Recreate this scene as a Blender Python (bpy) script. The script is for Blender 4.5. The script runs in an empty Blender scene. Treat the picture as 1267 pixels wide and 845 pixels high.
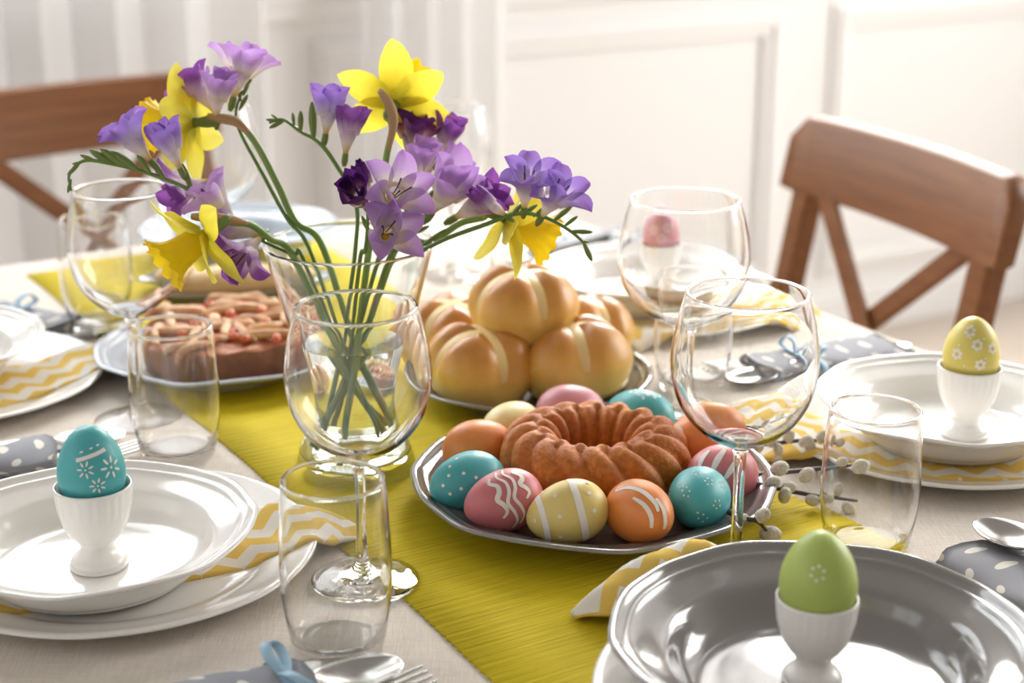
import bpy, bmesh, math, random
from mathutils import Vector, Matrix, Quaternion
R = math.radians
rnd = random.Random(7)
scene = bpy.context.scene
col = scene.collection
PI = math.pi

# ------------------------------------------------------------------ camera
TZ = 0.75                       # height of the table surface
CAM_H = 0.485                   # camera above the table
PITCH = R(17.9)
FPX = 2000.0                    # focal length in pixels of the 1267 wide frame
cam_d = bpy.data.cameras.new('camera')
cam_d.sensor_width = 36.0
cam_d.lens = FPX / 1267.0 * 36.0
cam_d.clip_start = 0.05
cam_d.dof.use_dof = True
cam_d.dof.focus_distance = 1.10
cam_d.dof.aperture_fstop = 4.8
cam = bpy.data.objects.new('camera', cam_d)
col.objects.link(cam)
cam.location = (0, 0, TZ + CAM_H)
cam.rotation_euler = (PI / 2 - PITCH, 0, 0)
scene.camera = cam

# ------------------------------------------------------------------ world, lights, exposure
w = bpy.data.worlds.new('world')
scene.world = w
w.use_nodes = True
w.node_tree.nodes['Background'].inputs['Color'].default_value = (1.0, 0.945, 0.875, 1)
w.node_tree.nodes['Background'].inputs['Strength'].default_value = 0.38
scene.view_settings.view_transform = 'Standard'
scene.view_settings.look = 'None'
scene.view_settings.exposure = 0.08
scene.view_settings.gamma = 1.0
scene.view_settings.use_curve_mapping = False
scene.cycles.max_bounces = 24
scene.cycles.transmission_bounces = 24
scene.cycles.glossy_bounces = 8
scene.cycles.diffuse_bounces = 4
scene.cycles.transparent_max_bounces = 16
scene.cycles.sample_clamp_indirect = 6.0
scene.cycles.blur_glossy = 0.4

# table frame: U runs along the runner away from the near end, V to its right
TH = R(30.73)
OX, OY = 0.131, 0.930
UX, UY = -math.sin(TH), math.cos(TH)
VX, VY = math.cos(TH), math.sin(TH)
def uvw(u, v, z=0.0):
    return Vector((OX + u * UX + v * VX, OY + u * UY + v * VY, z))
WALL_U = 2.2

def area_light(name, u, v, z, sx, sz, watts, color, yaw=0.0, down=0.0):
    d = bpy.data.lights.new(name, 'AREA')
    d.shape = 'RECTANGLE'
    d.size = sx; d.size_y = sz; d.energy = watts; d.color = color
    o = bpy.data.objects.new(name, d)
    col.objects.link(o)
    o.location = uvw(u, v, z)
    o.rotation_euler = (PI / 2 - down, 0, TH + PI + yaw)   # the light leaves along -U, into the room
    return o
# daylight through the two windows of the back wall
area_light('window_daylight', WALL_U + 0.02, 1.95, 2.15, 1.50, 1.70, 178, (1.0, 0.975, 0.94))
area_light('window_daylight', WALL_U + 0.02, -0.10, 2.15, 1.50, 1.70, 112, (0.92, 0.96, 1.0))
# and through the tall windows of the two side walls
area_light('window_daylight', 0.10, 3.32, 2.00, 1.50, 1.80, 98, (1.0, 0.985, 0.965), yaw=-PI / 2)

area_light('window_daylight', 1.00, -3.02, 1.95, 1.50, 1.80, 14, (0.93, 0.97, 1.0), yaw=PI / 2)

# ------------------------------------------------------------------ point helpers
CP, SP = math.cos(PITCH), math.sin(PITCH)
def ray(px, py):
    a = (px - 633.5) / FPX; b = (422.5 - py) / FPX
    return Vector((a, CP + b * SP, -SP + b * CP))
def spot(px, py, h=0.0):
    """the point at height h above the table that stands at this place of the photograph"""
    r = ray(px, py)
    t = (h - CAM_H) / r.z
    return Vector((r.x * t, r.y * t, TZ + h))
def at(px, py, d):
    """the point at distance d from the camera plane"""
    return Vector((0, 0, TZ + CAM_H)) + ray(px, py) * d

# ------------------------------------------------------------------ materials
def new_mat(name):
    m = bpy.data.materials.new(name); m.use_nodes = True
    nt = m.node_tree
    return m, nt, nt.nodes['Principled BSDF'], nt.nodes['Material Output']
def pmat(name, base, rough=0.5, metal=0.0, spec=0.5, trans=0.0, ior=1.45, coat=0.0, sub=0.0):
    m, nt, b, o = new_mat(name)
    b.inputs['Base Color'].default_value = (*base, 1)
    b.inputs['Roughness'].default_value = rough
    b.inputs['Metallic'].default_value = metal
    b.inputs['Specular IOR Level'].default_value = spec
    b.inputs['Transmission Weight'].default_value = trans
    b.inputs['IOR'].default_value = ior
    b.inputs['Coat Weight'].default_value = coat
    b.inputs['Coat Roughness'].default_value = 0.08
    if sub:
        b.inputs['Subsurface Weight'].default_value = sub
        b.inputs['Subsurface Radius'].default_value = (0.01, 0.006, 0.003)
        b.inputs['Subsurface Scale'].default_value = 0.5
    return m
def nd(nt, typ, **kw):
    n = nt.nodes.new(typ)
    for k, v in kw.items():
        if hasattr(n, k): setattr(n, k, v)
    return n
def math_n(nt, op, a, b=None, c=None):
    n = nt.nodes.new('ShaderNodeMath'); n.operation = op
    for i, x in enumerate((a, b, c)):
        if x is None: continue
        if isinstance(x, (int, float)): n.inputs[i].default_value = x
        else: nt.links.new(x, n.inputs[i])
    return n.outputs[0]
def ramp(nt, fac, stops, interp='LINEAR'):
    n = nt.nodes.new('ShaderNodeValToRGB'); n.color_ramp.interpolation = interp
    e = n.color_ramp.elements
    while len(e) < len(stops): e.new(0.5)
    for el, (p, c) in zip(e, stops):
        el.position = p; el.color = (*c, 1)
    nt.links.new(fac, n.inputs[0])
    return n.outputs[0]
def noise(nt, vec, scale, detail=3.0, rough=0.5):
    n = nt.nodes.new('ShaderNodeTexNoise')
    n.inputs['Scale'].default_value = scale; n.inputs['Detail'].default_value = detail
    n.inputs['Roughness'].default_value = rough
    if vec is not None: nt.links.new(vec, n.inputs['Vector'])
    return n.outputs['Fac']
def bump(nt, b, height, strength, dist):
    n = nt.nodes.new('ShaderNodeBump')
    n.inputs['Strength'].default_value = strength; n.inputs['Distance'].default_value = dist
    nt.links.new(height, n.inputs['Height'])
    nt.links.new(n.outputs[0], b.inputs['Normal'])
    return n
def obj_coord(nt): return nt.nodes.new('ShaderNodeTexCoord').outputs['Object']
def uv_coord(nt): return nt.nodes.new('ShaderNodeTexCoord').outputs['UV']
def scaled(nt, vec, s, rot=(0, 0, 0)):
    n = nt.nodes.new('ShaderNodeMapping'); n.inputs['Scale'].default_value = s
    n.inputs['Rotation'].default_value = rot
    nt.links.new(vec, n.inputs['Vector']); return n.outputs[0]

M = {}
M['glass'] = pmat('clear_glass', (1, 1, 1), 0.0, trans=1.0, ior=1.45)
M['vase_glass'] = pmat('vase_glass', (0.97, 0.995, 0.985), 0.0, trans=1.0, ior=1.45)
M['water'] = pmat('water', (0.985, 1.0, 0.99), 0.0, trans=1.0, ior=1.33)
M['white_ceramic'] = pmat('white_glazed_ceramic', (0.83, 0.80, 0.755), 0.12, spec=0.5, coat=0.3)
M['cup_ceramic'] = pmat('white_cup_ceramic', (0.86, 0.835, 0.80), 0.22, spec=0.5)
M['grey_ceramic'] = pmat('grey_glazed_ceramic', (0.215, 0.20, 0.185), 0.10, spec=0.6, coat=0.4)
M['blue_ceramic'] = pmat('pale_blue_grey_ceramic', (0.56, 0.61, 0.68), 0.12, coat=0.3)
M['steel'] = pmat('polished_steel', (0.47, 0.455, 0.43), 0.20, metal=1.0)
M['ribbon'] = pmat('blue_ribbon', (0.36, 0.55, 0.70), 0.45)
M['black'] = pmat('black_plastic', (0.015, 0.015, 0.017), 0.35)
M['paint'] = pmat('white_egg_paint', (0.86, 0.80, 0.74), 0.6)
M['wall'] = pmat('cream_wall_paint', (0.88, 0.872, 0.868), 0.6)
M['mould'] = pmat('cream_moulding_paint', (0.89, 0.882, 0.878), 0.5)
M['frame'] = pmat('white_window_frame', (0.8, 0.8, 0.78), 0.4)

# egg shells
def egg_mat(name, c, c2=None):
    m, nt, b, o = new_mat(name)
    oc = obj_coord(nt)
    f = noise(nt, oc, 45, 3)
    c2 = c2 or tuple(x * 0.90 for x in c)
    nt.links.new(ramp(nt, f, [(0.3, c2), (0.7, c)]), b.inputs['Base Color'])
    b.inputs['Roughness'].default_value = 0.42
    bump(nt, b, noise(nt, oc, 900, 2), 0.08, 0.0006)
    return m
M['egg_teal'] = egg_mat('teal_egg_shell', (0.075, 0.42, 0.44))
M['egg_pink'] = egg_mat('pink_egg_shell', (0.64, 0.185, 0.20))
M['egg_rose'] = egg_mat('rose_egg_shell', (0.66, 0.27, 0.32))
M['egg_yellow'] = egg_mat('yellow_egg_shell', (0.80, 0.62, 0.20))
M['egg_cream'] = egg_mat('pale_yellow_egg_shell', (0.82, 0.66, 0.30))
M['egg_orange'] = egg_mat('orange_egg_shell', (0.80, 0.255, 0.05))
M['egg_green'] = egg_mat('green_egg_shell', (0.42, 0.52, 0.12))
M['egg_lemon'] = egg_mat('lemon_egg_shell', (0.74, 0.62, 0.14))

# linen cloth
m, nt, b, o = new_mat('beige_linen')
oc = obj_coord(nt)
s1 = noise(nt, scaled(nt, oc, (60, 1100, 1), (0, 0, TH)), 1, 2)
s2 = noise(nt, scaled(nt, oc, (1100, 60, 1), (0, 0, TH)), 1, 2)
wv = math_n(nt, 'ADD', s1, s2)
nt.links.new(ramp(nt, math_n(nt, 'MULTIPLY', wv, 0.5), [(0.3, (0.62, 0.55, 0.475)), (0.7, (0.77, 0.70, 0.62))]), b.inputs['Base Color'])
b.inputs['Roughness'].default_value = 0.9
b.inputs['Specular IOR Level'].default_value = 0.15
soft = math_n(nt, 'MULTIPLY', noise(nt, scaled(nt, oc, (5, 16, 1), (0, 0, TH)), 1, 2), 3.0)
bump(nt, b, math_n(nt, 'ADD', math_n(nt, 'MULTIPLY', wv, 0.25), soft), 0.5, 0.004)
M['linen'] = m

# ribbed yellow runner
m, nt, b, o = new_mat('yellow_ribbed_cotton')
uvc = uv_coord(nt)                      # uv in metres: x across, y along
streak = noise(nt, scaled(nt, uvc, (14, 420, 1)), 1, 3, 0.6)
rib = noise(nt, scaled(nt, uvc, (5, 700, 1)), 1, 1)
nt.links.new(ramp(nt, streak, [(0.25, (0.50, 0.375, 0.006)), (0.5, (0.62, 0.475, 0.010)), (0.75, (0.70, 0.55, 0.020))]), b.inputs['Base Color'])
b.inputs['Roughness'].default_value = 0.75
b.inputs['Specular IOR Level'].default_value = 0.2
bump(nt, b, math_n(nt, 'ADD', rib, streak), 0.55, 0.0016)
M['runner'] = m

# chevron napkin
def chevron(name):
    m, nt, b, o = new_mat(name)
    sep = nd(nt, 'ShaderNodeSeparateXYZ'); nt.links.new(uv_coord(nt), sep.inputs[0])
    zig = math_n(nt, 'PINGPONG', sep.outputs[0], 0.0145)
    y = math_n(nt, 'ADD', sep.outputs[1], math_n(nt, 'MULTIPLY', zig, 1.05))
    fr = math_n(nt, 'FRACT', math_n(nt, 'DIVIDE', y, 0.0335))
    st = math_n(nt, 'GREATER_THAN', fr, 0.5)
    nt.links.new(ramp(nt, st, [(0.0, (0.80, 0.76, 0.69)), (1.0, (0.76, 0.52, 0.12))], 'CONSTANT'), b.inputs['Base Color'])
    nt.nodes[-1] if False else None
    b.inputs['Roughness'].default_value = 0.85
    b.inputs['Specular IOR Level'].default_value = 0.15
    bump(nt, b, noise(nt, uv_coord(nt), 900, 2), 0.25, 0.0006)
    return m
M['chevron'] = chevron('yellow_white_chevron_cotton')

m, nt, b, o = new_mat('grey_dotted_cotton')
sep = nd(nt, 'ShaderNodeSeparateXYZ'); nt.links.new(scaled(nt, uv_coord(nt), (52, 52, 1), (0, 0, R(45))), sep.inputs[0])
dx = math_n(nt, 'SUBTRACT', math_n(nt, 'FRACT', sep.outputs[0]), 0.5)
dy = math_n(nt, 'SUBTRACT', math_n(nt, 'FRACT', sep.outputs[1]), 0.5)
dd = math_n(nt, 'ADD', math_n(nt, 'MULTIPLY', dx, dx), math_n(nt, 'MULTIPLY', dy, dy))
nt.links.new(ramp(nt, math_n(nt, 'LESS_THAN', dd, 0.034), [(0.0, (0.26, 0.26, 0.285)), (1.0, (0.72, 0.68, 0.60))], 'CONSTANT'), b.inputs['Base Color'])
b.inputs['Roughness'].default_value = 0.8
M['dotted'] = m

# wood of the chairs
def wood(name, c1, c2):
    m, nt, b, o = new_mat(name)
    v = scaled(nt, obj_coord(nt), (3, 60, 60))
    f = noise(nt, v, 1.4, 5, 0.6)
    nt.links.new(ramp(nt, f, [(0.25, c1), (0.75, c2)]), b.inputs['Base Color'])
    b.inputs['Roughness'].default_value = 0.45
    b.inputs['Specular IOR Level'].default_value = 0.28
    return m
M['wood'] = wood('brown_stained_wood', (0.150, 0.055, 0.017), (0.235, 0.094, 0.031))
M['floor'] = wood('pale_floor_wood', (0.52, 0.45, 0.38), (0.62, 0.54, 0.46))

# baked things
m, nt, b, o = new_mat('bundt_crust')
oc = obj_coord(nt)
f = math_n(nt, 'ADD', math_n(nt, 'MULTIPLY', noise(nt, oc, 240, 3), 0.6), math_n(nt, 'MULTIPLY', noise(nt, oc, 30, 2), 0.4))
nt.links.new(ramp(nt, f, [(0.30, (0.32, 0.075, 0.006)), (0.55, (0.50, 0.145, 0.012)), (0.75, (0.68, 0.26, 0.034))]), b.inputs['Base Color'])
b.inputs['Roughness'].default_value = 0.62
bump(nt, b, noise(nt, oc, 420, 3), 0.5, 0.0014)
M['bundt'] = m

m, nt, b, o = new_mat('bun_crust')
geo = obj_coord(nt)
sep = nd(nt, 'ShaderNodeSeparateXYZ'); nt.links.new(geo, sep.inputs[0])
hgt = math_n(nt, 'ADD', math_n(nt, 'MULTIPLY', sep.outputs[2], 13.0), math_n(nt, 'MULTIPLY', noise(nt, geo, 26, 3), 0.40))
nt.links.new(ramp(nt, hgt, [(0.15, (0.86, 0.66, 0.24)), (0.50, (0.84, 0.58, 0.15)), (0.74, (0.72, 0.37, 0.07)), (0.95, (0.52, 0.205, 0.032))]), b.inputs['Base Color'])
b.inputs['Roughness'].default_value = 0.36
bump(nt, b, noise(nt, geo, 120, 3), 0.25, 0.001)
M['bun'] = m
M['bun_cross'] = pmat('pale_dough', (0.80, 0.58, 0.25), 0.42)
m, nt, b, o = new_mat('pastry')
oc = obj_coord(nt)
nt.links.new(ramp(nt, noise(nt, oc, 70, 3), [(0.3, (0.50, 0.22, 0.09)), (0.65, (0.72, 0.44, 0.21))]), b.inputs['Base Color'])
b.inputs['Roughness'].default_value = 0.5
bump(nt, b, noise(nt, oc, 160, 3), 0.4, 0.001)
M['pastry'] = m
m, nt, b, o = new_mat('pie_side')
oc = obj_coord(nt)
nt.links.new(ramp(nt, noise(nt, oc, 60, 4), [(0.3, (0.16, 0.055, 0.022)), (0.7, (0.28, 0.105, 0.04))]), b.inputs['Base Color'])
b.inputs['Roughness'].default_value = 0.65
bump(nt, b, noise(nt, oc, 200, 3), 0.5, 0.0012)
M['pie_side'] = m
m, nt, b, o = new_mat('pie_filling')
oc = obj_coord(nt)
nt.links.new(ramp(nt, noise(nt, oc, 90, 4), [(0.35, (0.45, 0.10, 0.05)), (0.6, (0.60, 0.25, 0.12)), (0.75, (0.68, 0.42, 0.22))]), b.inputs['Base Color'])
b.inputs['Roughness'].default_value = 0.4
bump(nt, b, noise(nt, oc, 120, 3), 0.6, 0.003)
M['filling'] = m
M['fruit'] = pmat('red_orange_fruit', (0.62, 0.13, 0.045), 0.3)
m, nt, b, o = new_mat('loaf_crust')
oc = obj_coord(nt)
sep = nd(nt, 'ShaderNodeSeparateXYZ'); nt.links.new(oc, sep.inputs[0])
h = math_n(nt, 'ADD', math_n(nt, 'MULTIPLY', sep.outputs[2], 18), math_n(nt, 'MULTIPLY', noise(nt, oc, 40, 3), 0.4))
nt.links.new(ramp(nt, h, [(0.2, (0.52, 0.28, 0.07)), (0.9, (0.72, 0.50, 0.24))]), b.inputs['Base Color'])
b.inputs['Roughness'].default_value = 0.5
M['loaf'] = m

# plants
def petal_mat(name, stops, trans=0.4, rough=0.5):
    """stops run from the root of the petal to its edge (uv y); a translucent leaf"""
    m, nt, b, o = new_mat(name)
    sep = nd(nt, 'ShaderNodeSeparateXYZ'); nt.links.new(uv_coord(nt), sep.inputs[0])
    vein = noise(nt, scaled(nt, uv_coord(nt), (26, 1.6, 1)), 1, 2)
    f = math_n(nt, 'ADD', sep.outputs[1], math_n(nt, 'MULTIPLY', math_n(nt, 'SUBTRACT', vein, 0.5), 0.22))
    c = ramp(nt, f, stops)
    nt.links.new(c, b.inputs['Base Color'])
    b.inputs['Roughness'].default_value = rough
    b.inputs['Specular IOR Level'].default_value = 0.3
    t = nd(nt, 'ShaderNodeBsdfTranslucent'); nt.links.new(c, t.inputs['Color'])
    mx = nd(nt, 'ShaderNodeMixShader'); mx.inputs[0].default_value = trans
    nt.links.new(b.outputs[0], mx.inputs[1]); nt.links.new(t.outputs[0], mx.inputs[2])
    nt.links.new(mx.outputs[0], o.inputs['Surface'])
    return m
WHT = (0.86, 0.80, 0.76)
PET = {
    'lilac': petal_mat('lilac_petal', [(0.0, (0.85, 0.74, 0.55)), (0.22, WHT), (0.5, (0.66, 0.46, 0.76)), (1.0, (0.50, 0.25, 0.66))]),
    'violet': petal_mat('violet_petal', [(0.0, WHT), (0.25, (0.70, 0.50, 0.72)), (0.5, (0.36, 0.13, 0.46)), (1.0, (0.28, 0.075, 0.40))]),
    'blue': petal_mat('blue_lilac_petal', [(0.0, WHT), (0.25, (0.68, 0.58, 0.82)), (0.55, (0.42, 0.27, 0.68)), (1.0, (0.32, 0.16, 0.56))]),
    'dark': petal_mat('dark_purple_petal', [(0.0, (0.70, 0.58, 0.50)), (0.28, (0.40, 0.20, 0.40)), (0.5, (0.15, 0.03, 0.22)), (1.0, (0.10, 0.018, 0.17))]),
}
TUBE = {
    k: petal_mat(k + '_flower_tube', [(0.0, (0.62, 0.36, 0.04)), (0.35, (0.78, 0.58, 0.22)), (0.6, WHT), (1.0, c)])
    for k, c in (('lilac', (0.76, 0.62, 0.80)), ('violet', (0.66, 0.46, 0.68)), ('blue', (0.68, 0.58, 0.80)), ('dark', (0.32, 0.14, 0.34)))
}
M['daff'] = petal_mat('daffodil_petal', [(0.0, (0.60, 0.58, 0.04)), (0.3, (0.84, 0.72, 0.05)), (1.0, (0.88, 0.78, 0.12))], 0.45)
M['trumpet'] = petal_mat('daffodil_trumpet', [(0.0, (0.78, 0.62, 0.02)), (1.0, (0.88, 0.60, 0.01))], 0.4)
M['stem'] = pmat('green_stem', (0.125, 0.225, 0.040), 0.42)
M['stem2'] = pmat('pale_green_stem', (0.20, 0.32, 0.075), 0.4)
M['bud'] = pmat('green_bud', (0.15, 0.21, 0.045), 0.45)
M['spathe'] = pmat('papery_brown_sheath', (0.42, 0.26, 0.12), 0.7)
M['stamen'] = pmat('dark_stamen', (0.10, 0.04, 0.12), 0.6)
M['yellow_pollen'] = pmat('yellow_throat', (0.8, 0.55, 0.03), 0.6)
M['twig'] = pmat('dark_twig_bark', (0.075, 0.055, 0.045), 0.5)
m, nt, b, o = new_mat('catkin_fur')
oc = obj_coord(nt)
nt.links.new(ramp(nt, noise(nt, oc, 500, 2), [(0.3, (0.52, 0.47, 0.38)), (0.7, (0.74, 0.69, 0.60))]), b.inputs['Base Color'])
b.inputs['Roughness'].default_value = 0.9
b.inputs['Sheen Weight'].default_value = 0.6
bump(nt, b, noise(nt, oc, 700, 2), 0.6, 0.001)
M['catkin'] = m
# sheer curtain
m, nt, b, o = new_mat('sheer_white_curtain')
b.inputs['Base Color'].default_value = (0.94, 0.935, 0.93, 1)
b.inputs['Roughness'].default_value = 0.9
t = nd(nt, 'ShaderNodeBsdfTranslucent'); t.inputs[0].default_value = (0.95, 0.95, 0.95, 1)
tr = nd(nt, 'ShaderNodeBsdfTransparent')
m1 = nd(nt, 'ShaderNodeMixShader'); m1.inputs[0].default_value = 0.5
nt.links.new(b.outputs[0], m1.inputs[1]); nt.links.new(t.outputs[0], m1.inputs[2])
m2 = nd(nt, 'ShaderNodeMixShader'); m2.inputs[0].default_value = 0.14
nt.links.new(m1.outputs[0], m2.inputs[1]); nt.links.new(tr.outputs[0], m2.inputs[2])
nt.links.new(m2.outputs[0], o.inputs['Surface'])
M['sheer'] = m

# ------------------------------------------------------------------ object helpers
def mk_mesh(name, verts, faces, mat, uvs=None, smooth=True):
    me = bpy.data.meshes.new(name)
    me.from_pydata([tuple(v) for v in verts], [], faces)
    if uvs:
        ul = me.uv_layers.new(name='UVMap')
        for l in me.loops: ul.data[l.index].uv = uvs[l.vertex_index]
    if smooth:
        for p in me.polygons: p.use_smooth = True
    me.materials.append(mat)
    me.update()
    return me
def link(name, me, parent=None, loc=None, rot=None, scale=None):
    o = bpy.data.objects.new(name, me)
    col.objects.link(o)
    if parent is not None: o.parent = parent
    if loc is not None: o.location = loc
    if rot is not None: o.rotation_euler = rot
    if scale is not None: o.scale = scale
    return o
def obj(name, verts, faces, mat, parent=None, uvs=None, smooth=True, **kw):
    return link(name, mk_mesh(name, verts, faces, mat, uvs, smooth), parent, **kw)
def empty(name, loc=(0, 0, 0), rot=(0, 0, 0)):
    o = bpy.data.objects.new(name, None)
    col.objects.link(o); o.location = loc; o.rotation_euler = rot
    o.empty_display_size = 0.02
    return o
def tag(o, label=None, cat=None, group=None, kind=None):
    if label: o['label'] = label
    if cat: o['category'] = cat
    if group: o['group'] = group
    if kind: o['kind'] = kind
    return o
def solidify(o, t, offset=-1.0):
    md = o.modifiers.new('thickness', 'SOLIDIFY'); md.thickness = t; md.offset = offset
    return o
def bevel(o, wdt, seg=2):
    md = o.modifiers.new('rounding', 'BEVEL'); md.width = wdt; md.segments = seg; md.limit_method = 'ANGLE'
    return o

class MB:
    """collects simple shapes into one mesh"""
    def __init__(s): s.v = []; s.f = []; s.uv = []
    def add(s, v, f, uv=None):
        n = len(s.v); s.v += [Vector(x) for x in v]; s.f += [tuple(i + n for i in q) for q in f]
        s.uv += list(uv) if uv else [(0, 0)] * len(v)
        return s
    def box(s, lo, hi, mtx=None):
        x0, y0, z0 = lo; x1, y1, z1 = hi
        v = [Vector(p) for p in ((x0, y0, z0), (x1, y0, z0), (x1, y1, z0), (x0, y1, z0), (x0, y0, z1), (x1, y0, z1), (x1, y1, z1), (x0, y1, z1))]
        if mtx is not None: v = [mtx @ p for p in v]
        return s.add(v, [(0, 3, 2, 1), (4, 5, 6, 7), (0, 1, 5, 4), (1, 2, 6, 5), (2, 3, 7, 6), (3, 0, 4, 7)])
    def build(s, name, mat, parent=None, smooth=False, **kw):
        return obj(name, s.v, s.f, mat, parent, s.uv, smooth, **kw)

def spline(pts, n):
    """Catmull-Rom through pts (tuples of any length), n steps a span"""
    P = [Vector(p) for p in pts]; out = []
    for i in range(len(P) - 1):
        p1, p2 = P[i], P[i + 1]
        p0 = P[i - 1] if i else p1 * 2 - p2
        p3 = P[i + 2] if i + 2 < len(P) else p2 * 2 - p1
        for k in range(n):
            t = k / n
            out.append(0.5 * ((2 * p1) + (p2 - p0) * t + (2 * p0 - 5 * p1 + 4 * p2 - p3) * t * t + (3 * p1 - p0 - 3 * p2 + p3) * t ** 3))
    out.append(P[-1].copy())
    return out
def lathe(profile, seg=64, mod=None):
    """revolve (r, z) points; mod(theta, r, z) -> (r, z)"""
    v = []; rings = []
    for r, z in profile:
        if r < 1e-6:
            rings.append([len(v)]); v.append(Vector((0, 0, z)))
        else:
            ids = []
            for k in range(seg):
                a = 2 * PI * k / seg
                rr, zz = mod(a, r, z) if mod else (r, z)
                ids.append(len(v)); v.append(Vector((rr * math.cos(a), rr * math.sin(a), zz)))
            rings.append(ids)
    bands = []
    for A, B in zip(rings, rings[1:]):
        fs = []
        if len(A) == 1 and len(B) == 1: pass
        elif len(A) == 1: fs = [(A[0], B[(k + 1) % seg], B[k]) for k in range(seg)]
        elif len(B) == 1: fs = [(A[k], A[(k + 1) % seg], B[0]) for k in range(seg)]
        else: fs = [(A[k], A[(k + 1) % seg], B[(k + 1) % seg], B[k]) for k in range(seg)]
        bands.append(fs)
    return v, bands
def flat(b): return [f for x in b for f in x]
def tube(pts, radii, seg=8, cap=True):
    P = [Vector(p) for p in pts]; v = []; f = []
    up = Vector((0.3, 0.2, 0.93))
    t0 = (P[1] - P[0]).normalized()
    nrm = (up - t0 * up.dot(t0)).normalized()
    for i, p in enumerate(P):
        t = (P[min(i + 1, len(P) - 1)] - P[max(i - 1, 0)]).normalized()
        nrm = (nrm - t * nrm.dot(t)).normalized()
        bn = t.cross(nrm)
        r = radii[i] if isinstance(radii, (list, tuple)) else radii
        for k in range(seg):
            a = 2 * PI * k / seg
            v.append(p + (nrm * math.cos(a) + bn * math.sin(a)) * r)
    n = len(P)
    for i in range(n - 1):
        for k in range(seg):
            k2 = (k + 1) % seg
            f.append((i * seg + k, i * seg + k2, (i + 1) * seg + k2, (i + 1) * seg + k))
    if cap:
        f.append(tuple(reversed(range(seg)))); f.append(tuple((n - 1) * seg + k for k in range(seg)))
    return v, f
def frame_z(axis, ref):
    """rotation matrix whose Z is axis and whose X is nearest to ref"""
    z = Vector(axis).normalized(); x = Vector(ref); x = (x - z * x.dot(z)).normalized(); y = z.cross(x)
    return Matrix(((x.x, y.x, z.x), (x.y, y.y, z.y), (x.z, y.z, z.z))).to_4x4()

# ================================================================== the room
def uvbox(mb, u0, u1, v0, v1, z0, z1):
    a = [uvw(u0, v0, z0), uvw(u0, v1, z0), uvw(u1, v1, z0), uvw(u1, v0, z0)]
    bt = [p + Vector((0, 0, z1 - z0)) for p in a]
    mb.add(a + bt, [(0, 3, 2, 1), (4, 5, 6, 7), (0, 1, 5, 4), (1, 2, 6, 5), (2, 3, 7, 6), (3, 0, 4, 7)])
mb = MB(); uvbox(mb, -2.6, WALL_U, -3.0, 3.3, -0.05, 0.0)
tag(mb.build('floor', M['floor']), kind='structure')
mb = MB()
for a_, b_, c_, d_ in ((-2.6, -0.65, 0, 3.25), (0.85, WALL_U, 0, 3.25), (-0.65, 0.85, 0, 1.1), (-0.65, 0.85, 2.9, 3.25)): uvbox(mb, a_, b_, 3.3, 3.42, c_, d_)
tag(mb.build('wall_right', M['wall']), kind='structure')
mb = MB()
for a_, b_, c_, d_ in ((-0.65, -0.59, 1.1, 2.9), (0.79, 0.85, 1.1, 2.9), (0.07, 0.13, 1.16, 2.84), (-0.59, 0.79, 1.1, 1.16), (-0.59, 0.79, 2.84, 2.9)): uvbox(mb, a_, b_, 3.27, 3.31, c_, d_)
tag(mb.build('window_3', M['frame']), kind='structure')
mb = MB()
for a_, b_, c_, d_ in ((-2.6, 0.25, 0, 3.25), (1.75, WALL_U, 0, 3.25), (0.25, 1.75, 0, 1.05), (0.25, 1.75, 2.85, 3.25)): uvbox(mb, a_, b_, -3.12, -3.0, c_, d_)
tag(mb.build('wall_left', M['wall']), kind='structure')
mb = MB()
for a_, b_, c_, d_ in ((0.25, 0.31, 1.05, 2.85), (1.69, 1.75, 1.05, 2.85), (0.97, 1.03, 1.11, 2.79), (0.31, 1.69, 1.05, 1.11), (0.31, 1.69, 2.79, 2.85)): uvbox(mb, a_, b_, -3.01, -2.97, c_, d_)
tag(mb.build('window_4', M['frame']), kind='structure')
WIN = [(-0.85, 0.65), (1.20, 2.70)]       # the two window openings along the wall
SILL, HEAD = 1.30, 3.00
mb = MB(); U0, U1 = WALL_U, WALL_U + 0.14
uvbox(mb, U0, U1, -3.0, 3.3, 0, SILL)
uvbox(mb, U0, U1, -3.0, 3.3, HEAD, 3.25)
for a, b_ in ((-3.0, WIN[0][0]), (WIN[0][1], WIN[1][0]), (WIN[1][1], 3.3)): uvbox(mb, U0, U1, a, b_, SILL, HEAD)
wall = tag(mb.build('wall_back', M['wall']), kind='structure')
mb = MB(); uvbox(mb, U0 - 0.018, U0, -3.0, 3.3, 0, 0.095); uvbox(mb, U0 - 0.012, U0, -3.0, 3.3, 0.095, 0.11)
tag(mb.build('baseboard_back', M['mould']), kind='structure')
mb = MB(); uvbox(mb, U0 - 0.035, U0, -3.0, 3.3, 0.905, 0.935); uvbox(mb, U0 - 0.022, U0, -3.0, 3.3, 0.87, 0.905)
tag(mb.build('trim_1', M['mould']), kind='structure')
def panel(n, v0, v1, z0, z1, wd=0.062):
    mb = MB()
    for k, (ins, dp) in enumerate(((0.0, 0.012), (0.016, 0.022), (0.040, 0.010))):
        a, b2, c, d = v0 + ins, v1 - ins, z0 + ins, z1 - ins
        w2 = wd - ins if k == 0 else (0.022 if k == 1 else wd - ins)
        u_ = U0 - dp
        uvbox(mb, u_, U0, a, b2, d - w2, d); uvbox(mb, u_, U0, a, b2, c, c + w2)
        uvbox(mb, u_, U0, a, a + w2, c + w2, d - w2); uvbox(mb, u_, U0, b2 - w2, b2, c + w2, d - w2)
    o = mb.build('trim_%d' % n, M['mould']); bevel(o, 0.004)
    return tag(o, kind='structure')
panel(2, 0.70, 1.885, 0.16, 0.825)
panel(3, 2.03, 3.22, 0.16, 0.825)
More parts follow.
